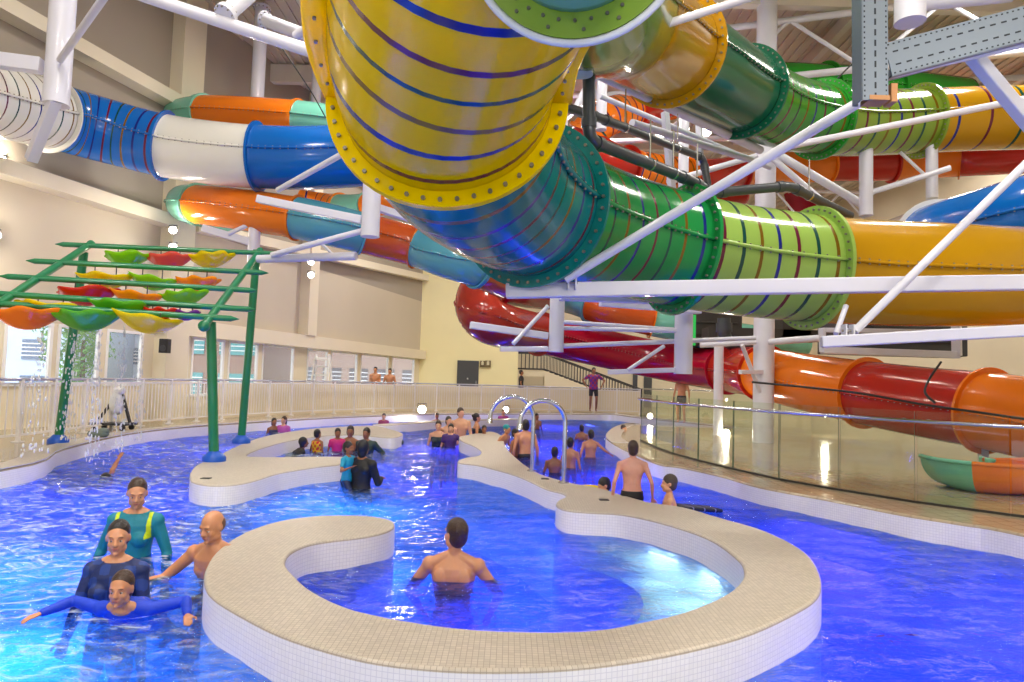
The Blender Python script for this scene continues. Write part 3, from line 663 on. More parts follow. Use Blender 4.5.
# perforated frame at top right
M_PERF = mat('galvanised_strut', '#76828f', .35, metal=.2); M_HOLE = mat('strut_hole', '#2a3038', .8)
def perforated(name, label, a, b, w, d, face, rows=4):
    a, b = Vector(a), Vector(b); t = (b - a).normalized(); L = (b - a).length; nrm = (face - t * face.dot(t)).normalized(); s = t.cross(nrm)
    mb = MB(); rot = Matrix((s, t, nrm)).transposed()
    mb.box((a + b) / 2, (w, L, d * .12), rot, 0)
    for q in (-1, 1):
        mb.box((a + b) / 2 + s * q * w * .5 - nrm * d * .5, (w * .05, L, d), rot, 0); mb.box((a + b) / 2 - nrm * d + s * q * w * .4, (w * .2, L, d * .08), rot, 0)
    n = int(L / .034)
    for i in range(n):
        c = a + t * (.02 + i * .034) + nrm * d * .061
        for q in (-.42, .42) if rows < 4 else (-.44, .44, -.2, .2):
            if abs(q) > .3 : mb.box(c + s * q * w, (.009, .012, .002), rot, 1)
            elif i % 2: mb.box(c + s * q * w, (.010, .034, .002), rot, 1)
        if rows < 4 and i % 2: mb.box(c, (.012, .04, .002), rot, 1)
    o = mb.build(name, [M_PERF, M_HOLE], None, (a + b) / 2); return props(o, label, 'steel frame')
a, b = PD(874, -60, 4.4), PD(875, 100, 4.4)
perforated('perforated_strut', 'upright perforated galvanised strut at top right', a, b, .165, .12, -F_, 3)
a, b = PD(888, 60, 4.4), PD(1090, 6, 4.3)
perforated('perforated_strut', 'wide sloping perforated galvanised strut in the top right corner', a, b, .21, .10, -F_, 4)
steel('lavender tube along the lower edge of the sloping perforated strut', 'pipe', (888, 75, 4.45), (1090, 27, 4.4), .06, cat='pipe', name='steel_pipe')
steel('thick lavender diagonal strut dropping from the sloping perforated strut', 'box', (972, 55, 4.6), (1050, 148, 4.7), .085, .085, cat='brace', name='diagonal_brace')
mb = MB(); c = PD(875, 101, 4.45); mb.box(c, (.13, .12, .03)); mb.box(c + Vector((.1, 0, .04)), (.04, .1, .12))
props(mb.build('strut_end_cap', [mat('tan_cap', '#c08a5a', .6)], None, c), 'tan end cap under the upright perforated strut', 'end cap')
# black pipes
M_BLK = mat('black_plastic_pipe', '#3b4148', .35, coat=.2)
def bent(label, rows, r, sleeves=()):
    pts = [PD(*p) for p in rows]; root = empty('water_pipe', pts[0], label, 'pipe'); P = []
    for i, p in enumerate(pts):
        if 0 < i < len(pts) - 1:
            a = (pts[i-1] - p).normalized(); b = (pts[i+1] - p).normalized(); q = r * 2.2
            for k in range(7):
                t = k / 6; P.append((p + a * q) * (1-t)**2 + p * 2 * t * (1-t) + (p + b * q) * t * t)
        else: P.append(p)
    mb = MB(); mb.tube(P, r, 20); mb.build('pipe_run', [M_BLK], root)
    for i in range(1, len(pts) - 1):
        for o in (i-1, i+1):
            d = (pts[o] - pts[i]).normalized(); mb = MB(); mb.tube([pts[i] + d * r * 2.0, pts[i] + d * r * 3.4], r * 1.2, 20); mb.build('pipe_collar', [M_BLK], root)
    for (k, t) in sleeves:
        p = pts[k].lerp(pts[k+1], t); d = (pts[k+1] - pts[k]).normalized(); mb = MB(); mb.tube([p - d * .015, p + d * .015], r * 1.12, 20); mb.tube([p, p + Vector((0, 0, .5))], .01, 6); mb.build('pipe_hanger', [M_CHROME], root)
    return root
bent('thick black pipe dropping beside the white stub then slanting right', [(589, 76, 6.6), (589, 140, 6.6), (690, 180, 8.2), (712, 193, 8.6), (790, 186, 9.0), (850, 216, 9.8)], .062, [(1, .55), (1, .8), (2, .3), (4, .3)])
bent('thinner black pipe running behind the thick black pipe', [(557, 60, 7.4), (557, 92, 7.4), (543, 100, 7.3), (600, 118, 8.2), (703, 158, 10.5), (708, 185, 10.5)], .055, [(3, .2), (3, .7)])
bent('dark upright pipe with elbow behind the green sign', [(724, 318, 21), (724, 345, 21), (760, 345, 21)], .2)
# loose cables
def cable(label, rows, r=.012, m='black_cable', c='#2a2a2c'):
    pts = crom([PD(*p) for p in rows], 8); mb = MB(); mb.tube(pts, r, 6); props(mb.build('cable', [mat(m, c, .6)], None, pts[0]), label, 'cable')
cable('black cable sagging across the big orange and red tube', [(752, 382, 12.3), (850, 392, 12), (920, 404, 11.2), (990, 414, 10.6), (1060, 424, 10)], .022)
cable('short dark cable looping down the red section of the big tube', [(941, 362, 11.8), (930, 378, 11.6), (925, 392, 11.4), (935, 403, 11.2)], .02)
cable('dark steel wire slanting past the tall column', [(690, -5, 12), (715, 50, 12.5), (742, 110, 13.4), (756, 138, 14)], .02)
cable('thin dark wire slanting down left of the yellow tube', [(280, 45, 14), (310, 90, 14), (326, 118, 14)], .014)
cable('thin grey wire rising to the perforated strut', [(838, 78, 9), (850, 66, 9), (866, 52, 9)], .012)

# roof trusses of white pipe
def truss(label, a, b, hgt, r=.09, bays=8):
    a, b = Vector(a), Vector(b); root = empty('roof_truss', a, label, 'roof truss'); up = Vector((0, 0, hgt))
    for o, nm in ((Vector((0, 0, 0)), 'lower_chord'), (up, 'upper_chord')):
        mb = MB(); mb.tube([a + o, b + o], r, 12); mb.build(nm, [W_ST], root)
    for i in range(bays):
        p, q = a.lerp(b, i / bays), a.lerp(b, (i + 1) / bays); mb = MB()
        if i % 2: p, q = p + up, q
        else: q = q + up
        mb.tube([p, q], r * .6, 8); mb.build('web_member', [W_ST], root)
truss('white pipe roof truss over the back of the hall', (-7, 24, 9.6), (16, 20, 9.6), 1.6, bays=12)
truss('white pipe roof truss above the upper striped tube', (2, 19, 9.7), (17, 14, 9.7), 1.5, bays=9)
truss('white pipe roof truss over the left of the hall', (-8, 15, 10.4), (3, 12, 10.4), 1.2, bays=7)
truss('distant white pipe roof truss near the back wall', (-5, 32, 9.2), (17, 32, 9.2), 1.8, bays=14)
# ------------------------------------------------------------------ white bar railing along the deck
rail_px = [(-40, 447), (0, 444.5), (63, 435.5), (127, 427.5), (190, 422), (260, 417), (330, 413.5), (400, 411.2), (470, 411), (540, 412), (600, 413.2), (640, 414.5)]
rp = smooth_loop([PZ(x, y, ZT) for x, y in rail_px], 12, False)
cum = [0]
for i in range(1, len(rp)): cum.append(cum[-1] + (rp[i] - rp[i-1]).length)
def at_len(l):
    for i in range(1, len(cum)):
        if cum[i] >= l: t = (l - cum[i-1]) / (cum[i] - cum[i-1]); return rp[i-1].lerp(rp[i], t)
    return rp[-1]
M_RAIL = mat('white_railing_paint', '#e9e6e6', .45)
rr = empty('deck_railing', at_len(0), 'long white vertical bar railing curving round the back of the pool deck', 'railing')
TOT = cum[-1]; NP = 27; H = 1.1
mb = MB(); mb.tube([p + Vector((0, 0, H)) for p in rp], .028, 8); mb.build('handrail', [mat('grey_handrail', '#b9bac6', .35, metal=.5)], rr)
for i in range(NP + 1):
    p = at_len(TOT * i / NP); mb = MB(); mb.box(p + Vector((0, 0, H / 2)), (.06, .06, H)); mb.box(p + Vector((0, 0, .01)), (.14, .14, .02)); mb.build('railing_post', [M_RAIL], rr)
for i in range(NP):
    a = at_len(TOT * i / NP); b = at_len(TOT * (i + 1) / NP); mb = MB(); n = int((b - a).length / .11)
    mb.bar(a + Vector((0, 0, .12)), b + Vector((0, 0, .12)), .03, .04); mb.bar(a + Vector((0, 0, H - .08)), b + Vector((0, 0, H - .08)), .03, .04)
    for k in range(1, n):
        p = a.lerp(b, k / n); mb.box(p + Vector((0, 0, .1 + (H - .18) / 2)), (.017, .017, H - .2))
    mb.build('bar_panel', [M_RAIL], rr)
# low cream plinth wall behind the railing at the back
pl = [at_len(TOT * t / 40) for t in range(12, 41)]
pls = []
for i, p in enumerate(pl):
    a, b = pl[max(i-1, 0)], pl[min(i+1, len(pl)-1)]; t = (b-a).normalized(); nn = Vector((-t.y, t.x, 0)); pls.append((p + nn * .35, p + nn * .5))
pw_ = prism([q[0].xy for q in pls] + [q[1].xy for q in pls][::-1], ZT, ZT + 1.0, 'wall_low', M_CREAM, M_CREAM); props(pw_, kind='structure')

# ------------------------------------------------------------------ glass balustrade on the right deck
gb = [(641, 441), (656, 448), (673, 454), (698, 461), (733, 469.5), (779, 480), (839, 490.5), (916, 503), (1011, 516), (1120, 530)]
gp = [PZ(x, y, ZT) for x, y in gb]
M_GL = bpy.data.materials.new('balustrade_glass'); M_GL.use_nodes = True; nt = M_GL.node_tree; nt.nodes.clear()
o_ = nt.nodes.new('ShaderNodeOutputMaterial'); t_ = nt.nodes.new('ShaderNodeBsdfTransparent'); t_.inputs[0].default_value = (.93, .97, .91, 1)
g_ = nt.nodes.new('ShaderNodeBsdfGlossy'); g_.inputs['Roughness'].default_value = .02; lw = nt.nodes.new('ShaderNodeLayerWeight'); pw5 = nt.nodes.new('ShaderNodeMath'); pw5.operation = 'POWER'; pw5.inputs[1].default_value = 4; nt.links.new(lw.outputs['Facing'], pw5.inputs[0]); f_ = nt.nodes.new('ShaderNodeMath'); f_.operation = 'MULTIPLY_ADD'; f_.inputs[1].default_value = .6; f_.inputs[2].default_value = .03; nt.links.new(pw5.outputs[0], f_.inputs[0])
m_ = nt.nodes.new('ShaderNodeMixShader'); nt.links.new(f_.outputs[0], m_.inputs[0]); nt.links.new(t_.outputs[0], m_.inputs[1]); nt.links.new(g_.outputs[0], m_.inputs[2]); nt.links.new(m_.outputs[0], o_.inputs[0])
M_EDGE = mat('glass_edge', '#4d6a5c', .2)
br = empty('glass_balustrade', gp[4], 'curved frameless glass balustrade with steel handrail on the right deck', 'balustrade')
GH = 1.12
for i in range(len(gp) - 1):
    a, b = gp[i], gp[i+1]; d = (b - a).normalized(); a2, b2 = a + d * .012, b - d * .012; nn = Vector((-d.y, d.x, 0)) * .007
    vs = []; 
    for q in (a2, b2):
        for s in (-1, 1):
            for z in (-.02, GH): vs.append(q + nn * s + Vector((0, 0, z)))
    mb = MB(); mb.add(vs, [(0, 1, 3, 2), (4, 6, 7, 5), (0, 4, 5, 1), (2, 3, 7, 6), (0, 2, 6, 4), (1, 5, 7, 3)], 0, False)
    ob = mb.build('glass_panel', [M_GL, M_EDGE], br)
    for p in ob.data.polygons:
        if p.index in (0, 1, 5): p.material_index = 1
    for q in (a + d * .14, b - d * .14):
        mb = MB(); mb.tube([q + Vector((0, 0, 1.0)), q + Vector((0, 0, 1.0)) - Vector((-d.y, d.x, 0)) * .07, q + Vector((0, 0, .99)) - Vector((-d.y, d.x, 0)) * .075], .012, 8); mb.tube([q + nn * 1.5 + Vector((0, 0, 1)), q - nn * 2 + Vector((0, 0, 1))], .03, 12); mb.build('rail_bracket', [M_CHROME], br)
hp = []
for i, p in enumerate(gp):
    a, b = gp[max(i-1, 0)], gp[min(i+1, len(gp)-1)]; d = (b - a).normalized(); hp.append(p - Vector((-d.y, d.x, 0)) * .08 + Vector((0, 0, 1.0)))
mb = MB(); mb.tube(crom(hp, 6), .024, 14); mb.build('handrail', [M_CHROME], br)
mb = MB()
for i in range(len(gp) - 1): mb.bar(gp[i] + Vector((0, 0, .012)), gp[i+1] + Vector((0, 0, .012)), .05, .03)
mb.build('base_channel', [mat('dark_channel', '#2c2a28', .5)], br)
# second, far glass balustrade
g2 = [PZ(x, y, ZT) for x, y in [(641, 417), (680, 417.5), (720, 418.5), (760, 420)]]
b2r = empty('glass_balustrade', g2[0], 'distant glass balustrade with dark posts behind the right deck', 'balustrade')
for i in range(3):
    mb = MB(); mb.bar(g2[i] + Vector((0, 0, .55)), g2[i+1] + Vector((0, 0, .55)), .02, 1.05); mb.build('glass_panel', [M_GL], b2r)
for p in g2:
    mb = MB(); mb.box(p + Vector((0, 0, .58)), (.06, .06, 1.16)); mb.build('post', [M_DARK], b2r)
mb = MB(); mb.tube([p + Vector((0, 0, 1.15)) for p in g2], .03, 8); mb.build('handrail', [M_CHROME], b2r)

# ------------------------------------------------------------------ swan neck water jets on the island
def jet(label, base, top, end, D0, D1):
    a = PZ(*base, ZT); t = PD(top[0], top[1], (D0 + D1) / 2); e = PD(*end, D1); root = empty('swan_neck_jet', a, label, 'water jet', 'swan neck jets on the island')
    hz = t.z; pts = [a, a.lerp(Vector((a.x, a.y, hz)), .5)]; hor = Vector((e.x - a.x, e.y - a.y, 0)); R = hor.length / 2; c = Vector((a.x, a.y, 0)) + hor * .5; hz0 = hz - R * .95
    pts = [a, Vector((a.x, a.y, a.z + (hz0 - a.z) * .5))]
    for k in range(17):
        th = PI * (1 - k / 16 * .93); p = c + hor * .5 * math.cos(th); pts.append(Vector((p.x, p.y, hz0 + R * .95 * math.sin(th))))
    pts.append(e)
    mb = MB(); mb.tube(pts, [.031] * (len(pts) - 1) + [.033], 18); mb.build('bent_pipe', [M_CHROME], root)
    mb = MB(); mb.tube([a, a + Vector((0, 0, .012))], .075, 24); mb.tube([a + Vector((0, 0, .01)), a + Vector((0, 0, .03))], .045, 24); mb.build('base_flange', [M_CHROME], root)
    d = (e - pts[-2]).normalized(); mb = MB(); mb.tube([e - d * .02, e + d * .06], [.034, .045], 18); mb.build('spout', [M_CHROME], root)
jet('stainless swan neck jet nearer the camera, right of the pair', (563.6, 483), (543, 401), (520, 425), 8.6, 9.0)
jet('stainless swan neck jet further back, left of the pair', (532, 471), (514, 397), (490, 419), 9.7, 10.1)
# drain plates and puddle marks on the island tops
for px, py, lb in ((604, 500, 'small dark steel drain cover on the island beside the concave corner'), (545, 479, 'small dark drain cover on the island between the two jets'), (206, 478.5, 'small dark drain cover on the left island')):
    mb = MB(); c = PZ(px, py, ZT); mb.box(c + Vector((0, 0, .004)), (.11, .09, .008)); mb.box(c + Vector((0, 0, .009)), (.08, .015, .004)); props(mb.build('drain_cover', [M_DARK], None, c), lb, 'drain cover')

# ------------------------------------------------------------------ staircase at the back
YS = 37.3; st = empty('staircase', (5, YS, ZT), 'cream staircase with dark handrails descending right at the back wall', 'staircase')
xa, za = PD(545, 352, YS).x, PD(545, 353, YS).z - 1.0; xb = PD(642, 388, YS).x; zb = ZT; n = 20
stp = []
for i in range(n): stp += [(xa + (xb - xa) * i / n, za + (zb - za) * i / n), (xa + (xb - xa) * (i + 1) / n, za + (zb - za) * i / n)]
poly = stp + [(xb, zb)]; lo = [(x, max(z - .75, ZT)) for x, z in poly[::-1]]
mb = MB(); N = len(poly)
for yq in (YS, YS + 1.4):
    pass
vs = [(x, YS, z) for x, z in poly] + [(x, YS + 1.4, z) for x, z in poly]; fs = [(i, i+1, N+i+1, N+i) for i in range(N-1)]; mb.add(vs, fs, 0, False)
for yq in (YS, YS + 1.4):
    v = [(x, yq, z) for x, z in poly] + [(x, yq, max(z - .8, ZT - .01)) for x, z in poly]; mb.add(v, [(i, i+1, N+i+1, N+i) for i in range(N-1)], 0, False)
v = [(x, yq, max(z - .8, ZT - .01)) for yq in (YS, YS + 1.4) for x, z in poly]; mb.add(v, [(i, i+1, N+i+1, N+i) for i in range(N-1)], 0, False)
mb.box((xa - .9, YS + .7, za - .15), (1.8, 1.4, .3)); mb.build('stair_flight', [M_CREAM], st)
for yq in (YS + .05, YS + 1.35):
    mb = MB()
    for dz in (1.0, .12): mb.tube([(xa - 1.7, yq, za + dz), (xa, yq, za + dz), (xb, yq, zb + dz + .05)], .035, 8)
    mb.build('handrail', [M_DARK], st); mb = MB()
    for k in range(34):
        t = k / 33; mb.box((xa + (xb - xa) * t, yq, za + (zb - za) * t + .56), (.03, .03, .9))
    for k in range(8): mb.box((xa - 1.7 + .22 * k, yq, za + .56), (.03, .03, .9))
    mb.build('baluster_row', [M_DARK], st)

# ------------------------------------------------------------------ signs, fittings, platform behind
def sign(label, px, py, D, w, h, c1, c2=None, glow=0):
    p = PD(px, py, D); mb = MB(); mb.box(p, (w, .03, h)); root = empty('wall_sign', p, label, 'sign'); mb.build('sign_board', [mat('sign_' + c1, c1, .5, emit=c1 if glow else None, es=glow)], root)
    if c2:
        mb = MB(); mb.box(p + Vector((0, -.02, h * .1)), (w * .45, .01, h * .5)); mb.ell(p + Vector((0, -.02, h * .38)), (w * .14, .008, w * .14)); mb.build('sign_symbol', [mat('sign_' + c2, c2, .5)], root)
    return root
sign('small dark wall sign beside the charcoal door, left one', 482.5, 364, 35.9, .28, .34, '#6b5b3a', '#e8e0c0')
sign('small wall sign beside the charcoal door, right one', 488, 364, 35.9, .3, .36, '#7a6a44', '#e8e0c0')
gsn = sign('tall green and white emergency sign behind the second hanging column', 690, 330, 21, .35, .95, '#1fae4a', '#f4fff4', .6)
M_BOX = mat('dark_plant_box', '#3a3430', .6)
mb = MB(); c = PD(712, 327, 23); mb.box(c, (1.7, 1, 1.3)); mb.box(c + Vector((0, -.52, .1)), (1.4, .04, .06)); mb.box(c + Vector((0, -.52, -.3)), (1.4, .04, .06)); props(bevel(mb.build('plant_cabinet', [M_BOX], None, c), .03), 'brown louvred plant cabinet beside the green sign', 'cabinet')
mb = MB(); c = PD(792, 322, 22); mb.box(c, (.9, .8, 1.1)); mb.box(c + Vector((-1, 0, -.45)), (3.6, .8, .35)); mb.tube([c + Vector((0, 0, .4)), c + Vector((0, 0, 1.3))], .25, 16); props(mb.build('pump_unit', [M_BOX], None, c), 'dark pump unit on the platform below the lime tube', 'machine')
# service gantry at right behind big tube
gan = empty('service_gantry', PD(900, 345, 15.2), 'white framed service gantry above the big red tube', 'gantry')
for a, b, wd in (((822, 350, 15), (958, 355, 15.4), .16), ((956, 318, 15.4), (957, 356, 15.4), .18), ((822, 330, 15), (958, 332, 15.4), .1), ((822, 328, 15), (823, 352, 15), .12)):
    member('box', a, b, wd, None, gan, 'gantry_member')
mb = MB(); c = PD(890, 338, 17.5); mb.box(c, (3.2, 1.2, .9)); mb.box(c + Vector((.3, -.65, .1)), (2.2, .06, .5)); mb.box(c + Vector((-1.2, -.65, .15)), (.4, .1, .35)); props(bevel(mb.build('duct_box', [mat('dark_duct', '#45484c', .5)], None, c), .04), 'dark ventilation duct behind the service gantry', 'duct')
# cradle under the big tube, potted greenery behind trough
mb = MB(); c = PZ(1000, 470, ZT); c.z = .95; mb.box(c + Vector((.1, 0, -.1)), (1.2, .3, .14)); mb.box(c + Vector((-.3, 0, -.4)), (.12, .12, .6)); mb.box(c + Vector((.5, 0, -.4)), (.12, .12, .6)); props(mb.build('tube_cradle', [W_ST], None, c), 'white steel cradle under the big orange tube at bottom right', 'support')
# ------------------------------------------------------------------ green rain canopy with coloured dishes
M_GR = mat('green_gloss_paint', '#0c7a4a', .3, coat=.4); M_BLUE = mat('blue_rubber_boot', '#1457c8', .4)
cf = empty('rain_canopy', PZ(214, 461, ZT), 'green post and beam rain canopy over the left pool', 'water play frame')
pA, pB, pC = PZ(58, 443, ZT), PZ(241, 443, ZT), PZ(214, 461, ZT)
TA, TB = PD(84, 252, depth(pA)), PD(257, 250, depth(pB)); TC = PD(211, 322, depth(pC))
R1a, R1b = PD(91, 244, depth(pA) + .1), PD(-14, 312, depth(pA) - 2.9)
R2a, R2b = PD(260, 251, depth(pB) + .1), PD(204, 326, depth(pC) - .3)
for a, b, lb in ((pA, TA, .072), (pB, TB, .072), (pC, TC, .072)):
    mb = MB(); mb.tube([a, b], lb, 20); mb.build('post', [M_GR], cf)
    mb = MB(); mb.tube([a, a + Vector((0, 0, .06)), a + Vector((0, 0, .10)), a + Vector((0, 0, .15))], [.17, .17, .13, .085], 24); mb.build('post_boot', [M_BLUE], cf)
for a, b in ((R1a, R1b), (R2a, R2b)):
    mb = MB(); mb.tube([a, b], .06, 16); mb.ell(b, (.085, .085, .085)); mb.ell(a, (.07, .07, .07)); mb.build('rafter', [M_GR], cf)
bars = []
for i, t in enumerate((.06, .36, .60, .82, .93)):
    a = R1a.lerp(R1b, t) + Vector((0, 0, .03)); b = R2a.lerp(R2b, t) + Vector((0, 0, .03)); d = (b - a).normalized()
    a2, b2 = a - d * .35, b + d * (.3 if i != 3 else .45); bars.append((a2, b2)); mb = MB(); mb.tube([a2, b2], [.045, .045], 14)
    mb.tube([b2, b2 + d * .12], [.045, .004], 14); mb.tube([a2, a2 - d * .12], [.045, .004], 14); mb.build('crossbar', [M_GR], cf)
def acr(n, c): return mat(n, c, .15, thin=.4, coat=.2, emit=None)
DC = dict(lime=acr('lime_acrylic', '#9be01c'), red=acr('red_acrylic', '#e0301c'), yellow=acr('yellow_acrylic', '#f2e000'), orange=acr('orange_acrylic', '#ffab10'), coral=acr('coral_acrylic', '#f06a58'), purple=acr('purple_acrylic', '#8a3aa8'), green=acr('green_acrylic', '#6cc832'), mix=acr('tangerine_acrylic', '#ff9a20'))
def dish(px, py, bar, wpx, col, label, lob=6, seed=0):
    a, b = bars[bar]; # distance from the crossbar it hangs on
    best = min((abs((PD(px, 300, 1) - CAM).normalized().x * 0 + (512 + FOC * ((a.lerp(b, t / 40) - CAM).dot(R_) / (a.lerp(b, t / 40) - CAM).dot(F_))) - px), t / 40) for t in range(-4, 45))
    D = depth(a.lerp(b, best[1])); c = PD(px, py, D); r = wpx / 2 * D / FOC; R = random.Random(seed)
    root = empty('acrylic_dish', c, label, 'acrylic dish', 'coloured dishes hanging in the rain canopy')
    n = 40; m = 8; vs = []; ph = R.uniform(0, 6); tz = R.uniform(-.15, .15)
    for sh in (0, .012):
        for j in range(m + 1):
            q = j / m
            for k in range(n):
                th = 2 * PI * k / n; rr = r * q * (1 + .10 * math.sin(lob * th + ph) * q * q) - sh * q
                z = (q ** 2) * r * .58 + .02 * math.sin(lob * th + ph + 1) * q ** 3 - r * .34
                x, y = rr * math.cos(th), rr * math.sin(th); vs.append(c + Vector((x, y, z + tz * x + sh)))
    B = (m + 1) * n; fs = []
    for j in range(m):
        for k in range(n):
            k2 = (k + 1) % n; fs.append((j*n+k, j*n+k2, (j+1)*n+k2, (j+1)*n+k)); fs.append((B+j*n+k, B+(j+1)*n+k, B+(j+1)*n+k2, B+j*n+k2))
    for k in range(n): k2 = (k + 1) % n; fs.append((m*n+k, m*n+k2, B+m*n+k2, B+m*n+k))
    link_mesh('bowl', vs, fs, DC[col], None, root)
    top = a.lerp(b, best[1]).z
    for q in (-.45, .45):
        mb = MB(); s = c + Vector((r * q, 0, 0)); mb.tube([s - Vector((0, 0, r * .12)), Vector((s.x, s.y, max(top - .02, s.z + .15)))], .009, 6); mb.build('hanger', [M_DARK], root)
for i, (px, py, bar, wpx, col, lb) in enumerate([
    (127, 258, 0, 42, 'lime', 'lime dish in the back row, leftmost'), (170, 260, 0, 42, 'coral', 'coral red dish in the back row, middle'), (211, 259, 0, 42, 'yellow', 'yellow wavy dish in the back row, rightmost'),
    (105, 280, 1, 48, 'yellow', 'yellow dish in the second row, leftmost'), (152, 281, 1, 44, 'lime', 'lime dish in the second row, middle'), (197, 283, 1, 42, 'orange', 'orange dish in the second row, rightmost'),
    (87, 295, 2, 54, 'red', 'deep red dish in the third row, leftmost'), (136, 297, 2, 48, 'orange', 'orange dish in the third row, middle'), (184, 297, 2, 44, 'lime', 'lime yellow dish in the third row, rightmost'),
    (50, 309, 3, 56, 'yellow', 'yellow dish in the fourth row, behind the tangerine dish'), (120, 307, 3, 54, 'green', 'green dish in the fourth row, second from left'), (160, 312, 3, 34, 'red', 'small red dish in the fourth row, behind the big yellow dish'), (186, 314, 3, 28, 'purple', 'small purple dish at the right end of the fourth row'),
    (28, 317, 4, 64, 'mix', 'tangerine dish in the front row, leftmost'), (88, 319, 4, 62, 'green', 'big green dish in the front row, middle'), (146, 321, 4, 62, 'yellow', 'big yellow dish in the front row, rightmost')]):
    dish(px, py + 2, bar, wpx, col, lb, 5 + i % 3, i)
# falling water
M_DROP = mat('water_drop', (.93, .97, 1, 1), .08, coat=.5, alpha=.75)
def stream(label, px, y0, y1, D, n=60, seed=0):
    R = random.Random(seed); mb = MB(); a = PD(px, y0, D); b = PD(px, y1, D); zt, zb = a.z, max(b.z, 0.02)
    for i in range(n):
        t = R.random() ** .8; s = .02 + .05 * t; p = Vector((b.x + R.gauss(0, s), b.y + R.gauss(0, s), zt + (zb - zt) * t)); q = R.uniform(.006, .015)
        mb.ell(p, (q, q, q * R.uniform(1.2, 3.5)), 6, 4)
    props(mb.build('falling_water', [M_DROP], None, (b.x, b.y, zb)), label, 'water stream', kind='stuff')
stream('broken stream of falling water beside the leftmost green post', 67, 330, 440, 11.3, 150, 1)
stream('broken stream of falling water left of the standing pair of swimmers, middle one', 91, 325, 464, 10, 150, 2)
stream('stream of falling drops right of the middle stream', 117, 325, 455, 10.6, 120, 3)
stream('thin stream of falling drops near the left edge', 32, 330, 455, 9.4, 90, 4)
stream('thin faint stream of drops left of the short green post', 136, 330, 440, 11.5, 70, 5)
# ------------------------------------------------------------------ people
def remesh(mb, vox, smooth=3, sf=.5):
    me = bpy.data.meshes.new('tmp'); me.from_pydata([tuple(v) for v in mb.v], [], mb.f); me.update()
    o = bpy.data.objects.new('tmp', me); COL.objects.link(o)
    md = o.modifiers.new('r', 'REMESH'); md.mode = 'VOXEL'; md.voxel_size = vox
    if smooth: s = o.modifiers.new('s', 'SMOOTH'); s.factor = sf; s.iterations = smooth
    dg = bpy.context.evaluated_depsgraph_get(); dg.update(); ev = o.evaluated_get(dg); m2 = ev.to_mesh()
    vs = [v.co.copy() for v in m2.vertices]; fs = [tuple(p.vertices) for p in m2.polygons]; ev.to_mesh_clear()
    bpy.data.objects.remove(o); bpy.data.meshes.remove(me); return vs, fs
def skin(name, c): return mat(name, c, .42, sss=.12, var=.10, vscale=9, coat=.15)
SK = dict(light=skin('light_skin', '#e2ab88'), tan=skin('tan_skin', '#cf9068'), brown=skin('brown_skin', '#9c6544'), warm=skin('warm_skin', '#d89a74'), pink=skin('pink_skin', '#dca291'))
def cloth(n, c, r=.6): return mat(n, c, r, var=.12, vscale=14, bump=.15, bscale=30)
HAIR = dict(dark=mat('dark_hair', '#1d1614', .35, bump=.5, bscale=90), brown=mat('brown_hair', '#3a261b', .4, bump=.5, bscale=90), grey=mat('greying_hair', '#4a3f38', .5, bump=.4, bscale=90), stub=mat('shaved_hair', '#6b4b3a', .6, bump=.4, bscale=120))
M_EYE = mat('eye_white', '#e8e2dc', .2); M_IRIS = mat('dark_iris', '#1c120c', .15); M_LIP = mat('lip_skin', '#b8705e', .45); M_BROW = mat('eyebrow_hair', '#4a3222', .7)

def ik(a, target, l1, l2, hint):
    d = target - a; L = d.length; m = (l1 + l2) * .995
    if L > m: target = a + d * (m / L); d = target - a; L = m
    x = (l1*l1 - l2*l2 + L*L) / (2*L); h = math.sqrt(max(l1*l1 - x*x, 0)); t = d / L
    p = hint - t * hint.dot(t); p = p.normalized() if p.length > 1e-4 else Vector((0, 0, -1))
    return a + t * x + p * h, target

def torso_rings(off, z0, z1, sw, female):
    T = [(.84, .150, .100), (.92, .168, .112), (1.0, .155, .102), (1.10, .135 if not female else .122, .092), (1.20, .150 if not female else .132, .100), (1.30, .168, .110), (1.37, .172, .104), (1.42, .145, .085), (1.455, .085, .066), (1.49, .055, .055)]
    def f(z):
        for (a, b, c), (a2, b2, c2) in zip(T, T[1:]):
            if a <= z <= a2: t = (z - a) / (a2 - a); return b + (b2 - b) * t, c + (c2 - c) * t
        return T[-1][1:] if z > T[-1][0] else T[0][1:]
    n = 12; out = []
    for i in range(n + 1):
        z = z0 + (z1 - z0) * i / n; w, d = f(z); k = sw if z > 1.15 else 1; out.append((z, w * (1 + (k - 1) * min(1, (z - 1.15) / .15) if z > 1.15 else 1) + off, d + off))
    return out

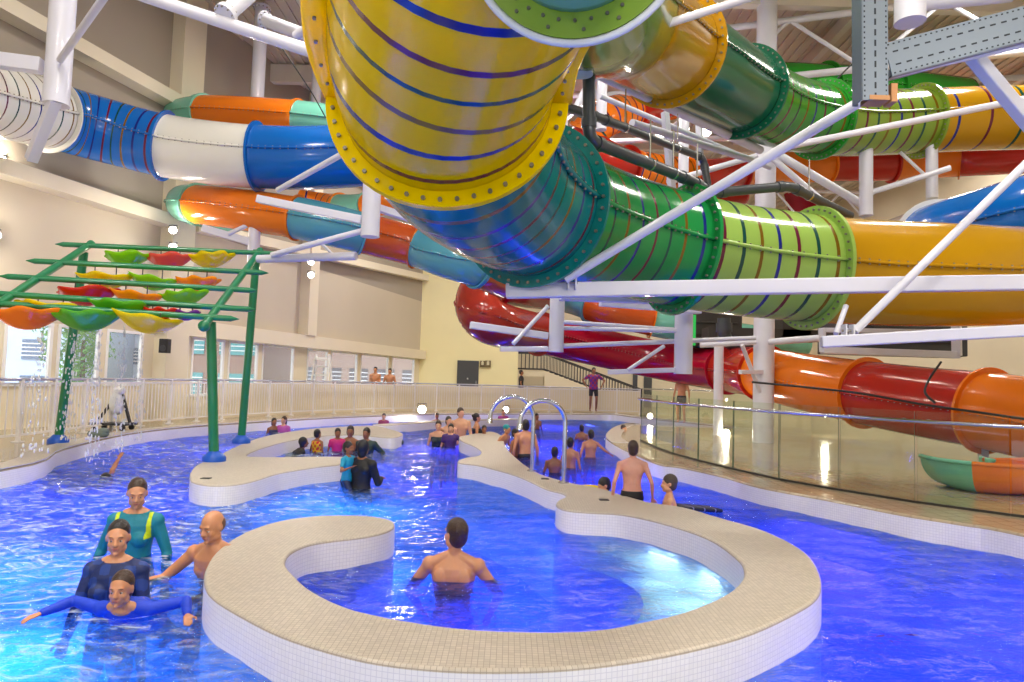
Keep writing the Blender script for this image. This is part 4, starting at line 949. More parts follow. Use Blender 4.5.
def human(label, px, ytop, D, H=1.7, yaw=0, floor=-1.1, lean=0, hyaw=0, hpitch=0, L=None, R=None, skin='light', hair='short', hc='dark', wear=(), female=False, face=False, vox=.014, hs=None, legs=True, group=None, roll=0, groups=None, feet=None):
    s = H / 1.75; top = PD(px, ytop, D); hs = hs or (1.0 if H > 1.55 else 1.0 + (1.55 - H) * .55)
    LH = Vector((0, 0, 1.638)); hipz = .92
    lr = Matrix.Rotation(math.radians(lean), 3, 'X'); hr = Matrix.Rotation(math.radians(hyaw), 3, 'Z') @ Matrix.Rotation(math.radians(hpitch), 3, 'X')
    piv = Vector((0, 0, hipz)); npv = Vector((0, 0, 1.50))
    def U(v): return piv + lr @ (Vector(v) - piv)                    # upper body
    rot = Matrix.Rotation(math.radians(yaw), 3, 'Z'); 
    headc = U(npv) + (lr @ hr if abs(lean) < 30 else hr) @ ((LH - npv) * (1 + (hs - 1) * .6))
    headrot = lr @ hr if abs(lean) < 30 else hr
    base = top - rot @ Vector((headc.x * s, headc.y * s, 0)); base.z = top.z - (headc.z + .117 * hs) * s
    def W(v): return base + rot @ (Vector(v) * s)
    def Hd(v): return headc + headrot @ (Vector(v) * hs)
    fl = (floor - base.z) / s if feet is None else 0                   # pool floor in body units
    body = MB(); sw = .93 if female else 1.04
    tr = torso_rings(0, .84, 1.49, sw, female)
    body.loft([(U((0, 0, z)), lr @ Vector((w, 0, 0)), lr @ Vector((0, d, 0))) for z, w, d in tr], 28, 0, True, 2.3)
    body.capsule(U((0, .004, 1.44)), headc + headrot @ Vector((0, .01, -.05)), .056 * (.88 if female or H < 1.5 else 1), .05 * (.9 if female or H < 1.5 else 1), 14)
    for q in (-1, 1):
        body.capsule(U((q * .05, .015, 1.47)), U((q * .165 * sw, .01, 1.405)), .042, .05)      # trapezius to shoulder
        body.ell(U((q * .08, -.062, 1.29)), (.075, .045, .055), rot=lr) if not female else body.ell(U((q * .075, -.085, 1.26)), (.062, .06, .06), rot=lr)
        body.ell(U((q * .085, .075, 1.31)), (.065, .038, .085), rot=lr)                          # shoulder blade
        body.ell(U((q * .035, .085, 1.10)), (.03, .02, .15), rot=lr)
    # head
    def he(c, r, rr=None): body.ell(Hd(c), tuple(x * hs for x in r), 20, 14, rot=headrot @ rr if rr else headrot)
    fw = .94 if (female or H < 1.5) else 1
    he((0, .012, .022), (.075, .096, .095)); he((0, -.028, -.035), (.060 * fw, .064, .083)); he((0, -.046, -.086), (.036 * fw, .038, .03))
    for q in (-1, 1): he((q * .035 * fw, -.058, -.03), (.026, .026, .028)); he((q * .076, .012, -.005), (.010, .019, .031)); he((q * .045 * fw, -.01, -.07), (.022, .045, .03))
    body.capsule(Hd((-.036, -.077, .024)), Hd((.036, -.077, .024)), .013 * hs)
    body.capsule(Hd((0, -.088, .010)), Hd((0, -.110, -.027)), .008 * hs, .0125 * hs)
    for q in (-1, 1): body.ell(Hd((q * .011, -.099, -.031)), (.009 * hs,) * 3)
    body.capsule(Hd((-.016, -.088, -.060)), Hd((.016, -.088, -.060)), .0085 * hs); body.ell(Hd((0, -.084, -.098)), (.018 * hs, .014 * hs, .014 * hs))
    # arms : wrist given as (out, fwd, up) from the shoulder, metres at 1.75 m
    arms = {}
    for q, A in ((1, L), (-1, R)):
        A = A or (.10, .06, -.52); sh = U((q * .185 * sw, .004, 1.395)); tgt = sh + lr @ Vector((q * A[0], -A[1], A[2])) if len(A) == 3 else sh + Vector((q * A[0], -A[1], A[2]))
        hint = Vector((q * .35, .6, -.4)) if len(A) == 3 else Vector(A[3]) * 1.0
        if len(A) == 4: hint = Vector((q * A[3][0], -A[3][1], A[3][2]))
        el, wr = ik(sh, tgt, .29, .255, hint); arms[q] = (sh, el, wr)
        k = .88 if (female or H < 1.5) else 1
        body.ell(sh, (.062 * k, .062 * k, .066 * k)); body.capsule(sh, sh.lerp(el, .5), .052 * k, .047 * k); body.capsule(sh.lerp(el, .5), el, .047 * k, .038 * k); body.capsule(el, el.lerp(wr, .4), .040 * k, .038 * k); body.capsule(el.lerp(wr, .4), wr, .038 * k, .026 * k)
        d = (wr - el).normalized(); side = d.cross(Vector((0, 0, 1))); side = side.normalized() if side.length > .2 else Vector((0, 1, 0)); nrm = side.cross(d)
        pr = Matrix((side, d, nrm)).transposed(); pc = wr + d * .05; body.ell(pc, (.040, .052, .016), 14, 10, rot=pr)
        for i, (o, ln) in enumerate(((-.030, .060), (-.010, .072), (.011, .067), (.030, .052))):
            r0 = wr + d * .085 + side * o * .95; k1 = r0 + (d + side * o * 2 - nrm * .15).normalized() * ln * .5; k2 = k1 + (d + side * o * 1.5 - nrm * .7).normalized() * ln * .5
            body.capsule(r0 - d * .02, k1, .0092, .0086, 8); body.capsule(k1, k2, .0086, .0075, 8)
        th = wr + d * .03 - side * .034 * q; t1 = th + (d * .7 - side * .8 * q - nrm * .2).normalized() * .035; body.capsule(wr + d * .02 - side * .02 * q, t1, .012, .0105, 8); body.capsule(t1, t1 + (d * 1.0 - side * .25 * q - nrm * .3).normalized() * .03, .0105, .0085, 8)
    # legs
    lg = {}
    if legs:
        for q in (-1, 1):
            hip = Vector((q * .088, 0, .90)); ftz = max(fl + .08, .08) if legs is True else .08
            if abs(lean) > 45 and legs is True:
                d = -(lr @ Vector((0, 0, 1))); ank = hip + d * .82; kn = hip + d * .43 + Vector((0, 0, -.03))
            else:
                kn, ank = ik(hip, Vector((q * .12, .0, ftz)), .43, .42, Vector((q * .15, -1, 0)))
            lg[q] = (hip, kn, ank); fem = 1.05 if female else 1
            body.capsule(hip, kn, .086 * fem, .054); body.capsule(kn, kn.lerp(ank, .35), .054, .054); body.capsule(kn.lerp(ank, .35), ank, .054, .036)
            body.capsule(ank + Vector((0, .02, -.04)), ank + Vector((0, -.15, -.055)), .036, .026)
    root = empty('person', W((0, 0, .05)), label, 'person', group)
    def emit(mbx, name, m, v, sm=3):
        tmp = MB(); tmp.add([p * s for p in mbx.v], mbx.f); vs, fs = remesh(tmp, v, sm)
        if not fs: return None
        vs = [base + rot @ p for p in vs]; return link_mesh(name, vs, fs, m if isinstance(m, list) else [m], None, root)
    emit(body, 'body', SK[skin], vox, 4 if vox < .009 else 2)
    # hair
    h = MB()
    def hh(c, r): h.ell(Hd(c), tuple(x * hs for x in r), 24, 16, rot=headrot)
    M = HAIR.get(hc)
    if hair in ('short', 'bun', 'long', 'bob', 'bald', 'crop'):
        if hair == 'bald': hh((0, .030, .004), (.0775, .084, .076))
        elif hair == 'crop': hh((0, .027, .037), (.0785, .0985, .0980)); hh((0, .040, -.010), (.074, .072, .090))
        else: hh((0, .023, .036), (.0820, .102, .101)); hh((0, .038, -.005), (.078, .078, .098))
        if hair == 'bun': hh((0, .115, .055), (.040, .038, .038)); hh((0, .05, .0), (.074, .068, .09))
        if hair == 'long': hh((0, .055, -.05), (.078, .052, .12)); h.capsule(Hd((0, .075, -.10)), Hd((0, .07, -.26)), .055 * hs, .03 * hs)
        if hair == 'bob': hh((0, .045, -.02), (.088, .06, .11))
    if hair == 'hood': hh((0, .022, .02), (.090, .102, .108)); hh((0, .03, -.07), (.075, .06, .09)); M = cloth('black_swim_fabric', '#101014', .5)
    if hair == 'cap': hh((0, .014, .036), (.083, .102, .090)); M = cloth('swim_cap_' + hc, dict(teal='#0d8f9a', black='#15151a', purple='#6a2aa0').get(hc, '#333333'), .3)
    if h.v: emit(h, {'hood': 'swim_hood', 'cap': 'swim_cap'}.get(hair, 'hair'), M, max(vox, .007), 2)
    # clothing
    for wr_ in wear:
        kind, c = wr_[0], wr_[1]; m = cloth('fabric_' + c.strip('#'), c); g = MB(); off = .011 if vox < .01 else .020
        if kind in ('rash', 'tee', 'vest', 'suit'):
            z0 = {'rash': .88, 'tee': .86, 'vest': 1.02, 'suit': .85}[kind]; z1 = {'rash': 1.465, 'tee': 1.455, 'vest': 1.43, 'suit': 1.36}[kind]; off = .035 if kind == 'vest' else off
            g.loft([(U((0, 0, z)), lr @ Vector((w, 0, 0)), lr @ Vector((0, d, 0))) for z, w, d in torso_rings(off, z0, z1, sw, female)], 28, 0, True, 2.3)
            for q in (-1, 1):
                g.ell(U((q * .085, .075, 1.31)), (.065 + off, .038 + off, .045 + off), rot=lr)
                if female: g.ell(U((q * .075, -.085, 1.26)), (.062 + off, .06 + off, .06 + off), rot=lr)
                else: g.ell(U((q * .08, -.062, 1.29)), (.075 + off, .045 + off, .055 + off), rot=lr)
                if kind in ('rash', 'tee'):
                    sh, el, wt = arms[q]; k = (.88 if (female or H < 1.5) else 1); g.capsule(U((q * .07, .015, 1.452)), U((q * .165 * sw, .01, 1.405)), .040 + off * .5, .05 + off); g.ell(sh, (.062 * k + off, .062 * k + off, .066 * k + off))
                    g.capsule(sh, sh.lerp(el, .5), .052 * k + off, .047 * k + off)
                    if kind == 'rash': g.capsule(sh.lerp(el, .5), el, .047 * k + off, .038 * k + off); g.capsule(el, el.lerp(wt, .4), .04 * k + off, .038 * k + off); g.capsule(el.lerp(wt, .4), wt.lerp(el, .06), .038 * k + off, .026 * k + off)
                else: g.capsule(U((q * .075, -.02, 1.455)), U((q * .1, -.07, 1.33)), .022, .025); g.capsule(U((q * .075, .02, 1.455)), U((q * .09, .06, 1.33)), .022, .025)
            ob = emit(g, {'rash': 'swim_top', 'tee': 'shirt', 'vest': 'float_vest', 'suit': 'swimsuit'}[kind], m, max(vox, .007), 3)
            if len(wr_) > 2:                                             # coloured inlay on the garment
                mi = cloth('fabric_' + wr_[2].strip('#'), wr_[2]); ob.data.materials.append(mi); inv = rot.transposed(); 
                lri = lr.transposed()
                for p in ob.data.polygons:
                    wv = p.center + root.location; v = inv @ (wv - base) / s; v = piv + lri @ (v - piv); x, y, z = v
                    hit = {'shoulder': .120 < abs(x) < .150 and 1.26 < z < 1.47, 'side': abs(x) > .11 and z < 1.34 and abs(x) < .2, 'patch': math.sin(x * 38) * math.sin(z * 31 + y * 20) > .1, 'logo': (.03 < x < .07 and 1.325 < z < 1.345 and y < 0)}[wr_[3]]
                    if hit: p.material_index = 1
        elif kind in ('shorts', 'trunks') and lg:
            t = .62 if kind == 'shorts' else .36
            g.loft([(U((0, 0, z)), lr @ Vector((w, 0, 0)), lr @ Vector((0, d, 0))) for z, w, d in torso_rings(.012, .84, 1.0, sw, female)], 28, 0, True, 2.3)
            for q in (-1, 1): hip, kn, ank = lg[q]; g.capsule(hip, hip.lerp(kn, t), .098, .086 if kind == 'trunks' else .080)
            emit(g, kind if kind == 'shorts' else 'swim_trunks', m, max(vox, .009), 2)
    if face:
        mirror = []
        for q in (-1, 1):
            e = MB(); e.ell(W(Hd((q * .0305, -.0735, -.001))), (.0112 * hs * s,) * 3, 16, 10); eo = e.build('eye', [M_EYE], root)
            e = MB(); e.ell(W(Hd((q * .0305, -.0795, -.0015))), (.0068 * hs * s,) * 3, 12, 8); e.build('iris', [M_IRIS], eo)
            e = MB(); e.capsule(W(Hd((q * .046, -.079, .0255))), W(Hd((q * .034, -.0895, .030))), .0022 * hs * s, .0030 * hs * s, 8); e.capsule(W(Hd((q * .034, -.0895, .030))), W(Hd((q * .017, -.0915, .026))), .0030 * hs * s, .0020 * hs * s, 8); e.build('eyebrow', [M_BROW], root)
            e = MB(); e.capsule(W(Hd((q * .0425, -.0765, .006))), W(Hd((q * .0305, -.086, .0095))), .0032 * hs * s, None, 8); e.capsule(W(Hd((q * .0305, -.086, .0095))), W(Hd((q * .018, -.0805, .005))), .0032 * hs * s, None, 8); e.build('eyelid', [SK[skin]], root)
        e = MB(); e.capsule(W(Hd((-.021, -.0905, -.0585))), W(Hd((0, -.0965, -.056))), .0035 * hs * s, .005 * hs * s, 8); e.capsule(W(Hd((0, -.0965, -.056))), W(Hd((.021, -.0905, -.0585))), .005 * hs * s, .0035 * hs * s, 8)
        e.capsule(W(Hd((-.016, -.0915, -.065))), W(Hd((.016, -.0915, -.065))), .0038 * hs * s, None, 8); e.build('lips', [M_LIP], root)
    return root

# near swimmers
NV = .0075
human('woman standing in a teal long sleeved swim top with yellow green shoulder stripes', 138, 480, 5.85, 1.72, 8, hyaw=18, hpitch=14, skin='warm', hair='crop', hc='brown', female=True, face=True, vox=NV,
      wear=[('rash', '#0b7f94', '#c8e020', 'shoulder')], L=(.13, .10, -.50), R=(.16, .04, -.49))
human('person in a dark navy swim top standing behind the boy', 119, 522, 4.75, 1.62, 6, hyaw=14, hpitch=4, skin='warm', hair='crop', hc='dark', female=True, face=True, vox=NV,
      wear=[('rash', '#14275e', '#1d3c86', 'patch')], L=(.02, .26, -.42), R=(.02, .28, -.40))
human('boy in a bright blue swim top gliding forward with arms spread', 122, 573, 4.4, 1.35, 4, lean=62, hyaw=4, hpitch=2, skin='tan', hair='crop', hc='brown', face=True, vox=NV, hs=1.13,
      wear=[('rash', '#1440d0')], L=(.38, .16, .01, (.1, -.4, .1)), R=(.42, .12, .00, (.1, -.4, .1)))
human('bald bare chested man wading with both hands held out at the water surface', 213, 511, 5.3, 1.74, -12, lean=12, hyaw=-8, hpitch=4, skin='tan', hair='bald', hc='stub', face=True, vox=NV, wear=[('trunks', '#202a50')],
      L=(-.05, .44, -.20, (.4, -.2, -1)), R=(.22, .34, -.17, (.7, -.2, -.8)))
human('bare backed man with short dark hair alone inside the ring, seen from behind', 456, 519, 5.5, 1.78, 176, hyaw=44, hpitch=-3, skin='warm', hair='short', hc='brown', vox=NV, wear=[('trunks', '#1a2348')],
      L=(.09, .20, -.42, (.8, -.2, -.3)), R=(.09, .20, -.42, (.8, -.2, -.3)))
# river on the right
human('thin boy in black trunks standing with his bare back to the camera', 633, 441, 8.3, 1.36, 178, floor=-.45, skin='pink', hair='short', hc='brown', vox=.009, wear=[('trunks', '#14141c')], L=(.11, -.02, -.50), R=(.13, .02, -.50), hs=1.05)
human('child with wet brown hair facing left and holding a striped board', 669, 475, 8.0, 1.30, -100, floor=-.85, hpitch=4, skin='light', hair='short', hc='grey', vox=.009, L=(.05, .3, -.35), R=(.05, .32, -.33), wear=[('trunks', '#20407a')])
human('dark haired child low in the water by a yellow float, left of the thin boy', 604, 478, 8.9, 1.25, -80, lean=20, skin='light', hair='short', hc='dark', vox=.010, L=(.05, .3, -.3), R=(.05, .3, -.3))
human('bare backed child with left arm stretched out, in the river beyond the jets', 591, 430, 14.6, 1.35, 185, skin='tan', hair='short', hc='dark', L=(.1, 0, -.5), R=(.38, .05, -.28), vox=.012)
human('dark head of a child in the river, between the jet and the bare backed child', 571, 438, 12.8, 1.25, 150, skin='tan', hair='short', hc='dark', vox=.013)
human('dark head of a child in the river just right of the nearer jet pipe', 555, 447, 12.0, 1.2, 170, skin='brown', hair='short', hc='dark', vox=.013)
human('distant dark head near the far right bend of the river', 582, 425, 19, 1.3, 160, skin='brown', hair='short', hc='dark', vox=.018)
human('distant reddish haired head at the rounded nose of the right deck', 624, 425, 20, 1.2, 60, skin='light', hair='short', hc='brown', vox=.018)
# pair in the main basin
human('woman in a black hooded full swimsuit holding a small child, back half turned', 364, 440, 9.8, 1.66, 160, lean=4, skin='brown', hair='hood', female=True, vox=.010, wear=[('rash', '#101014'), ('shorts', '#101014')], L=(.12, .1, -.48), R=(-.02, .32, -.22))
human('small child in a turquoise top and dark shorts held on the woman arm', 349, 442, 9.75, 1.02, 70, floor=-.35, skin='brown', hair='short', hc='dark', vox=.010, wear=[('tee', '#18a0c8'), ('shorts', '#1c2a50')], L=(.02, .22, -.12), R=(.04, .25, -.15), hs=1.3)
# spa inside the left island
human('child in a yellow and red float vest in the left spa', 318, 429.5, 14.0, 1.1, 150, skin='brown', hair='short', hc='dark', vox=.014, wear=[('vest', '#e8b81c', '#c82a20', 'patch')])
human('person in a dark top bending beside the child in the yellow vest', 304, 437, 13.8, 1.5, 120, lean=35, skin='brown', hair='hood', vox=.014, wear=[('rash', '#17171c')], female=True)
human('small girl in a pink top in the left spa', 338, 428.5, 14.3, 1.15, 20, skin='brown', hair='short', hc='dark', vox=.014, wear=[('tee', '#d82a78')])
human('dark haired adult facing the camera between the pink girl and the hooded woman', 350.5, 426, 14.4, 1.66, 10, skin='brown', hair='bob', hc='dark', vox=.014, female=True)
human('man in a dark top at the right of the left spa', 366.5, 428, 14.4, 1.66, -10, skin='brown', hair='short', hc='dark', vox=.014, wear=[('rash', '#26403a')], L=(.25, .1, -.3))
human('girl with dark hair in the channel behind the left island, left of the two', 274.5, 418, 18.4, 1.3, 40, skin='brown', hair='long', hc='dark', vox=.018, wear=[('suit', '#3a3f6a')])
human('girl in pink and purple in the channel behind the left island, right of two', 284, 416.5, 18.4, 1.4, -20, skin='light', hair='long', hc='brown', vox=.018, wear=[('tee', '#c05ab0')])
human('small distant figure in pink behind the divider wall', 384, 413.5, 23, 1.2, 0, skin='light', hair='short', hc='dark', vox=.02, wear=[('tee', '#b04a70')])
# group at the island tip
human('woman in a grey and black swimsuit left of the group at the island tip', 438.5, 421, 16.2, 1.64, 5, skin='light', hair='bun', hc='brown', female=True, vox=.014, wear=[('suit', '#2c3a44')], L=(-.05, .25, -.35), R=(0, .22, -.36))
human('girl in a purple suit with her arm on the island tip', 451, 424, 15.9, 1.35, 0, skin='light', hair='long', hc='dark', vox=.014, wear=[('tee', '#4a2a70')], L=(.2, .25, -.12))
human('dark haired child just behind the girl in the purple suit', 449, 416.5, 16.6, 1.55, 30, skin='light', hair='bob', hc='dark', vox=.016)
human('tall bare chested man standing at the island tip', 461, 408, 17.0, 1.82, 10, hyaw=20, skin='light', hair='short', hc='brown', vox=.014, L=(.0, .3, -.35), R=(.12, .15, -.45), floor=-.95)
human('woman with dark hair tied back turned right beside the tall bare chested man', 477, 413.5, 17.2, 1.62, 100, hyaw=10, skin='tan', hair='bun', hc='dark', female=True, vox=.015, wear=[('suit', '#20262c')])
human('small dark haired head low in the water left of the jets', 484.5, 425.5, 17.0, 1.1, 10, skin='brown', hair='short', hc='dark', vox=.016)
human('head of an adult far behind the divider wall, above the woman in grey', 437, 413, 24, 1.5, 0, skin='brown', hair='short', hc='brown', vox=.02)
human('swimmer in a teal cap leaning forward between the two jets', 507, 424.5, 15.2, 1.4, 60, lean=30, skin='tan', hair='cap', hc='teal', vox=.014, L=(.2, .3, -.2))
human('dark haired child between the teal cap and the brown backed adult', 516, 429, 14.6, 1.25, 60, skin='brown', hair='short', hc='dark', vox=.014)
human('adult with a bare brown back and black hair beside the nearer jet', 525.5, 420, 14.6, 1.66, 195, lean=8, skin='tan', hair='bob', hc='dark', vox=.013, wear=[('trunks', '#15151c')])
human('far swimmer in purple and pink seen under the left jet arch', 503.5, 409.5, 25, 1.3, 0, skin='light', hair='short', hc='brown', vox=.02, wear=[('tee', '#b03a90')])
human('far dark haired swimmer between the arches and the river bend', 537, 413.5, 23, 1.35, 30, skin='brown', hair='short', hc='dark', vox=.02)
# front crawl swimmer : body flat, one arm out of the water
human('swimmer lying in the water with one bent arm raised clear of the surface', 106, 474, 10.2, 1.6, 70, lean=80, hpitch=30, skin='tan', hair='short', hc='dark', vox=.012, L=(.2, -.02, .46, (-.5, .4, .3)), R=(.1, .4, -.1))
# on dry land
human('lifeguard on the back deck in red and purple polo and black shorts, hands on hips', 594, 367.5, 28.3, 1.8, 0, floor=ZT, feet=1, skin='brown', hair='short', hc='dark', vox=.014, wear=[('tee', '#6a2a8a', '#b02848', 'patch'), ('shorts', '#16161c')], L=(.13, .10, -.36, (1, -.2, 0)), R=(.13, .10, -.36, (1, -.2, 0)))
human('bare chested man behind the back railing in front of the windows, left of the two', 375.5, 367, 28.6, 1.72, 0, floor=ZT, feet=1, skin='tan', hair='short', hc='dark', vox=.018, wear=[('shorts', '#2a3040')], L=(-.1, .2, -.2), R=(-.1, .2, -.2))
human('bare chested man behind the back railing in front of the windows, right of the two', 390, 368.5, 28.6, 1.68, 0, floor=ZT, feet=1, skin='tan', hair='short', hc='dark', vox=.018, wear=[('shorts', '#2a3040')])
human('dark dressed person standing by the foot of the yellow wall behind the railing', 521.5, 370, 33, 1.72, 90, floor=ZT, feet=1, skin='brown', hair='short', hc='dark', vox=.02, wear=[('tee', '#22222a'), ('shorts', '#1c1c22')])
human('bare chested person far behind the glass near the second hanging column', 682, 375, 24.5, 1.7, -30, floor=ZT, feet=1, skin='tan', hair='short', hc='brown', vox=.02, wear=[('shorts', '#30302c')])
# ------------------------------------------------------------------ floats
mb = MB(); c = PZ(697, 508, .03); r_ = Matrix.Rotation(math.radians(25), 3, 'Z') @ Matrix.Rotation(math.radians(6), 3, 'Y')
mb.box(c, (.62, .30, .05), r_, 0)
for k in range(3): mb.box(c + r_ @ Vector((-.18 + .18 * k, 0, .0)), (.05, .304, .054), r_, 1)
props(bevel(mb.build('swim_board', [cloth('board_dark', '#1c2440'), cloth('board_light', '#8a8ac8')], None, c), .03, 3), 'dark blue swim board with pale stripes held by the child facing left', 'float')
mb = MB(); c = PZ(589, 490, .06); mb.tube([c + Vector((-.22, .05, 0)), c + Vector((0, -.02, .03)), c + Vector((.2, .05, 0))], .05, 14); props(mb.build('pool_noodle', [cloth('yellow_foam', '#e8d020')], None, c), 'short yellow foam float beside the dark haired child', 'float')
mb = MB(); c = PZ(386, 444, .02); mb.v = []; pts = [c + Vector((.34 * math.cos(a), .3 * math.sin(a), .04)) for a in [2 * PI * k / 24 for k in range(25)]]
mb.tube(pts, .075, 12, caps=False); props(mb.build('swim_ring', [cloth('dark_green_float', '#1f4a3c')], None, c), 'dark green swim ring behind the hooded woman', 'float')
# ------------------------------------------------------------------ floodlights
def flood(label, px, py, D, r=.085, power=60, col='#fff1d8', es=40, up=False):
    p = PD(px, py, D); root = empty('floodlight', p, label, 'floodlight'); d = (Vector((CAM.x, CAM.y, p.z - .6)) - p).normalized()
    mb = MB(); mb.tube([p - d * .16, p - d * .02, p], [r * .7, r * 1.05, r * 1.15], 18); mb.tube([p - d * .1 + Vector((-r * 1.1, 0, 0)), p - d * .1 + Vector((-r * 1.1, 0, r * 1.5)), p - d * .1 + Vector((r * 1.1, 0, r * 1.5)), p - d * .1 + Vector((r * 1.1, 0, 0))], .012, 6)
    mb.build('lamp_housing', [M_DARK], root); mb = MB(); mb.tube([p + d * .001, p + d * .03], [r * 1.0, r * .9], 18); mb.build('lamp_lens', [mat('lamp_glow', '#ffffff', .4, emit=col, es=es)], root)
    point(p + d * .25, power, (1, .9, .75), .08, 'floodlight_glow')
flood('upper of two floodlights beside the rounded mint end of the left slide', 173, 230, 16.5); flood('lower of two floodlights beside the rounded mint end of the left slide', 173, 247, 16.5)
flood('upper of two floodlights on the pilaster left of the yellow wall', 311, 262, 20); flood('lower of two floodlights on the pilaster left of the yellow wall', 311, 275, 20)
flood('floodlight behind the scaffold, left of the pair above the green tube', 660, 138, 17, .13, 50); flood('floodlight behind the scaffold, right of the pair above the green tube', 706, 131, 18, .14, 50)
flood('floodlight at the far end of the rust slide under the green flange', 486, 261, 19, .12, 50)
flood('low deck light in the back pool wall', 422, 409.5, 24.5, .14, 30); flood('low deck light on the deck far right of the floodlit wall, behind the jets', 506, 409.5, 26, .10, 15)
flood('floodlight at the left edge above the green canopy', 2, 160, 14, .08, 70); flood('floodlight on the wall at the left edge beside the canopy', -4, 235, 13.5, .08, 60)
flood('low light behind the glass near the tall column base', 726, 433, 19, .10, 40); flood('low light behind the glass under the orange tube', 825, 414, 20, .09, 30)
flood('deck light behind the glass at far left of the balustrade', 650, 416, 24, .09, 25)

# ------------------------------------------------------------------ odds and ends on the deck
p = PD(165, 346, 17.4); mb = MB(); mb.box(p, (.22, .2, .36)); mb.tube([p + Vector((0, -.11, -.06)), p + Vector((0, -.12, -.06))], .08, 16, 1); props(bevel(mb.build('wall_speaker', [mat('black_speaker', '#1b1b1e', .5), M_DARK], None, p), .01), 'small black speaker on the wide left pilaster', 'speaker')
b = PD(319, 400, 25.2); b.z = ZT; lad = empty('pool_ladder_chair', b, 'white ladder shaped high seat standing in front of the right windows', 'high seat')
for q in (-1, 1):
    for k in (0, 1): mb = MB(); mb.bar(b + Vector((q * .38, k * .8 - .2, 0)), b + Vector((q * .24, .2 + k * .1, 2.1)), .05); mb.build('leg', [M_FRAME], lad)
for k in range(6): mb = MB(); t = .18 + k * .15; mb.bar(b + Vector((-.38 + .14 * t, -.2 + .4 * t, 2.1 * t)), b + Vector((.38 - .14 * t, -.2 + .4 * t, 2.1 * t)), .045); mb.build('rung', [M_FRAME], lad)
mb = MB(); mb.box(b + Vector((0, .25, 1.9)), (.5, .4, .05)); mb.build('seat', [M_FRAME], lad)
b = PZ(113, 430, ZT); eq = empty('equipment_trolley', b, 'low black trolley with a white bundle on it behind the left railing', 'trolley')
mb = MB(); mb.box(b + Vector((0, 0, .14)), (.8, .45, .05)); mb.bar(b + Vector((-.36, 0, .16)), b + Vector((-.05, 0, .62)), .05); mb.bar(b + Vector((.36, 0, .16)), b + Vector((.12, 0, .9)), .05); mb.build('frame', [M_DARK], eq)
mb = MB()
for x in (-.3, .3):
    for y in (-.18, .18): mb.tube([b + Vector((x, y - .02, .06)), b + Vector((x, y + .02, .06))], .06, 12)
mb.build('wheel_set', [M_DARK], eq); mb = MB(); mb.ell(b + Vector((.05, 0, .58)), (.16, .14, .26)); mb.ell(b + Vector((.1, 0, .86)), (.12, .11, .1)); mb.build('bundle', [mat('white_bundle', '#e2e2e4', .7, bump=.4, bscale=9)], eq)
b = PZ(98, 437.5, ZT); mb = MB(); mb.ell(b + Vector((0, 0, .07)), (.2, .14, .09)); mb.ell(b + Vector((.1, 0, .12)), (.1, .09, .07)); props(mb.build('towel_heap', [mat('grey_green_towel', '#77857c', .9, bump=.6, bscale=14)], None, b), 'small grey green heap on the deck edge below the trolley', 'towel')

# ------------------------------------------------------------------ outside the windows
M_PAV = mat('outside_paving', '#b8b4ac', .8)
props(plane('outside_ground', -70, -14.9, 2, 90, -.3, M_PAV), 'pale paved ground outside the windows', 'ground', kind='structure')
def building(label, px0, px1, D, h, wall, band, depth_=8, fl=3):
    a, b = PD(px0, 370, D), PD(px1, 370, D); c = (a + b) / 2; c.z = -.3; root = empty('office_building', c, label, 'building'); d = (b - a); d.z = 0; L = d.length; t = d.normalized(); n = Vector((t.y, -t.x, 0)); rot = Matrix((t, -n, Vector((0, 0, 1)))).transposed()
    mb = MB(); mb.box(c - n * depth_ / 2 + Vector((0, 0, h / 2)), (L, depth_, h), rot); mb.build('wall', [mat('outside_' + wall, wall, .7)], root)
    for k in range(fl):
        z = h * (k + .5) / fl; m = max(2, int(L / 2.2))
        for i in range(m):
            mb = MB(); p = c + t * ((i + .5) / m - .5) * L + n * .02 + Vector((0, 0, z)); mb.box(p, (L / m * .7, .08, h / fl * .55), rot, 0)
            for j in range(4): mb.box(p + n * .05 + Vector((0, 0, h / fl * (.11 * j - .17))), (L / m * .7, .02, .05), rot, 1)
            mb.build('window', [mat('outside_' + band, band, .2), M_FRAME], root)
    return root
building('pale blue and white office building outside the leftmost window', -40, 66, 34, 9, '#b9cbe4', '#5a6c88', fl=5)
building('brick building with a teal strip outside the middle windows', 160, 262, 38, 4.6, '#8f7468', '#4f9aa0', fl=2)
building('long brick building outside the right hand windows', 266, 425, 62, 6.5, '#8f7a70', '#5c5a60', fl=2)
building('white building between the tree and the thick pilaster', 108, 152, 40, 7, '#c6d0dc', '#6a7a8e', fl=4)
# tree
b = PD(80, 370, 28); b.z = -.3; tr_ = empty('tree', b, 'leafy green tree outside the second window', 'tree'); mb = MB(); mb.tube([b, b + Vector((.1, 0, 1.2)), b + Vector((0, .1, 3))], [.16, .13, .06], 10); mb.build('trunk', [mat('bark', '#5a4634', .9)], tr_)
R = random.Random(3); mb = MB()
for i in range(26):
    a = R.uniform(0, 6.28); r = R.uniform(0, 1.5); p = b + Vector((r * math.cos(a), r * math.sin(a), R.uniform(1.2, 4.6)))
    for k in range(60):
        v = Vector((R.gauss(0, 1), R.gauss(0, 1), R.gauss(0, 1))).normalized() * R.uniform(.3, .7); u = Vector((R.gauss(0, 1), R.gauss(0, 1), R.gauss(0, 1))).normalized() * .11; w2 = u.cross(v).normalized() * .06; q = p + v; mb.add([q - u, q + w2, q + u, q - w2], [(0, 1, 2, 3)], 0, False)
mb.build('foliage', [mat('leaf_green', '#5f9a3a', .6, thin=.3)], tr_)
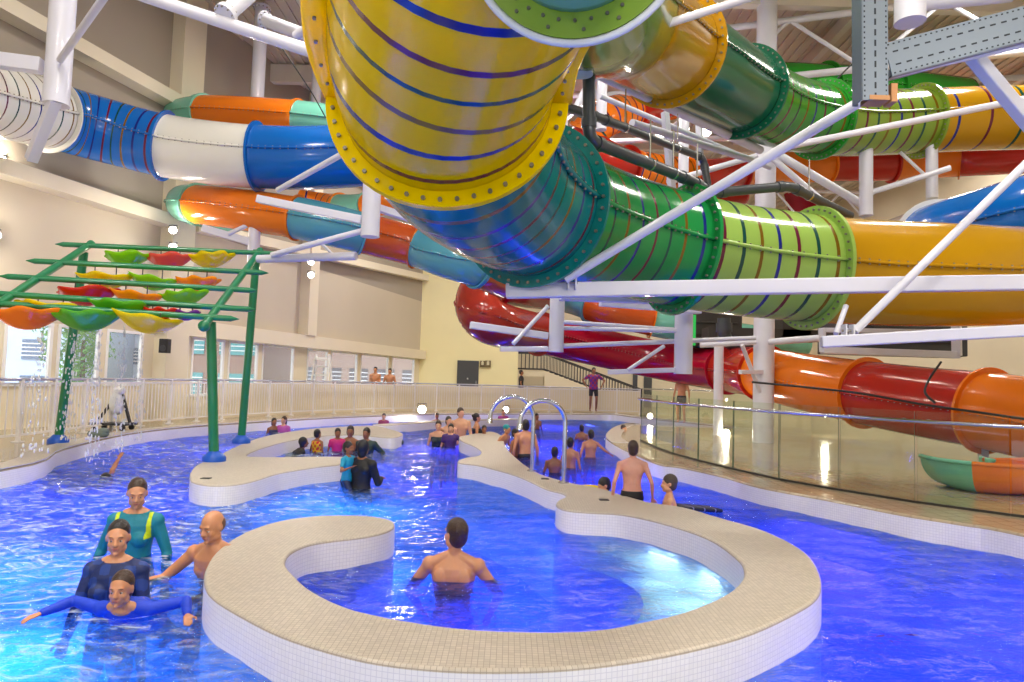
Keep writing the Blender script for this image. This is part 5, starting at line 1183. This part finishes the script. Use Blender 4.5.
# ------------------------------------------------------------------ light
w = bpy.data.worlds.new('world'); scene.world = w; w.use_nodes = True
bg = w.node_tree.nodes['Background']; bg.inputs[0].default_value = (.80, .88, 1, 1); bg.inputs[1].default_value = 2.6
for x, y, p in ((-5, 6, 420), (1, 4.5, 420), (-4, 14, 420), (3, 12, 380), (9, 9, 300), (11, 15, 300), (2, 21, 420), (-3, 26, 600), (9, 28, 420), (15, 24, 380), (12, 34, 380), (3, 33, 300), (-6, 1, 460), (6, 1, 400), (1, -1, 440)):
    area((x, y, 11.2), 1.2, p, (1, .94, .86))
sl = bpy.data.lights.new('sun', 'SUN'); sl.energy = 4; sl.angle = .02; so = bpy.data.objects.new('sun', sl); so.rotation_euler = (math.radians(38), math.radians(12), math.radians(-25)); COL.objects.link(so)
for x, rz in ((-5, -10), (1.5, 0), (5.5, 8)):
    area((x, -2.3, 4.6), .9, 120, (1, .95, .88), (math.radians(97), 0, math.radians(rz)), name='added_front_fill')  # fill lights added behind the camera to brighten front-facing sides, no known fixtures
# underwater pool lamps, then warm fill added over the bench
BL = (.08, .10, 1.0); VI = (.18, .04, 1.0); LB = (.14, .46, 1.0)
for x, y, c, p in ((4.6, 5.6, VI, 105), (3.9, 8.5, VI, 80), (3.2, 4.0, VI, 90), (1.6, 4.6, VI, 60), (0.2, 5.6, VI, 60), (-.6, 6.2, BL, 45), (1.0, 10.5, BL, 90), (.3, 8.2, BL, 60), (-2.0, 9.5, LB, 110),
                   (-3.2, 4.2, LB, 100), (-4.6, 6.5, LB, 150), (-5.5, 9.5, BL, 130), (-1.3, 2.8, VI, 50), (-3.0, 13, BL, 140), (2.4, 13, VI, 130), (-1.5, 17, VI, 140), (-5.5, 15, BL, 120), (1, 19, VI, 150), (3.5, 20, VI, 130), (-4, 20, VI, 120), (1.5, 25.5, VI, 120), (-3, 24, VI, 100), (5.6, 9.5, VI, 100), (3.6, 14.8, VI, 90)):
    area((x, y, -.5), 1.3, p * .8, c, name='underwater_lamp_or_fill')
for x, y, p in ((-6.8, 7.5, 26), (-5.4, 14.5, 26), (-5.6, 18.5, 30), (-3, 22.5, 34), (0, 25.5, 34), (3, 26, 34), (.6, 17.5, 26), (2.2, 12, 22)):
    point((x, y, -.22), p, (.16, .12, 1), .12, 'underwater_lamp_or_fill')
for px, py in ((700, 575), (660, 555), (690, 605)):
    q = PZ(px, py, -.05); area((q.x, q.y, -.06), .4, 6, (1, .75, .55), name='underwater_lamp_or_fill')  # added fill, warm to offset the water tint and brighten the bench
scene.view_settings.view_transform = 'Standard'; scene.view_settings.look = 'None'; scene.view_settings.gamma = 1
scene.view_settings.use_curve_mapping = False; scene.view_settings.exposure = -0.1
scene.cycles.max_bounces = 8; scene.cycles.transparent_max_bounces = 12; scene.cycles.transmission_bounces = 6
scene.cycles.caustics_reflective = False; scene.cycles.caustics_refractive = False
scene.cycles.sample_clamp_indirect = 6
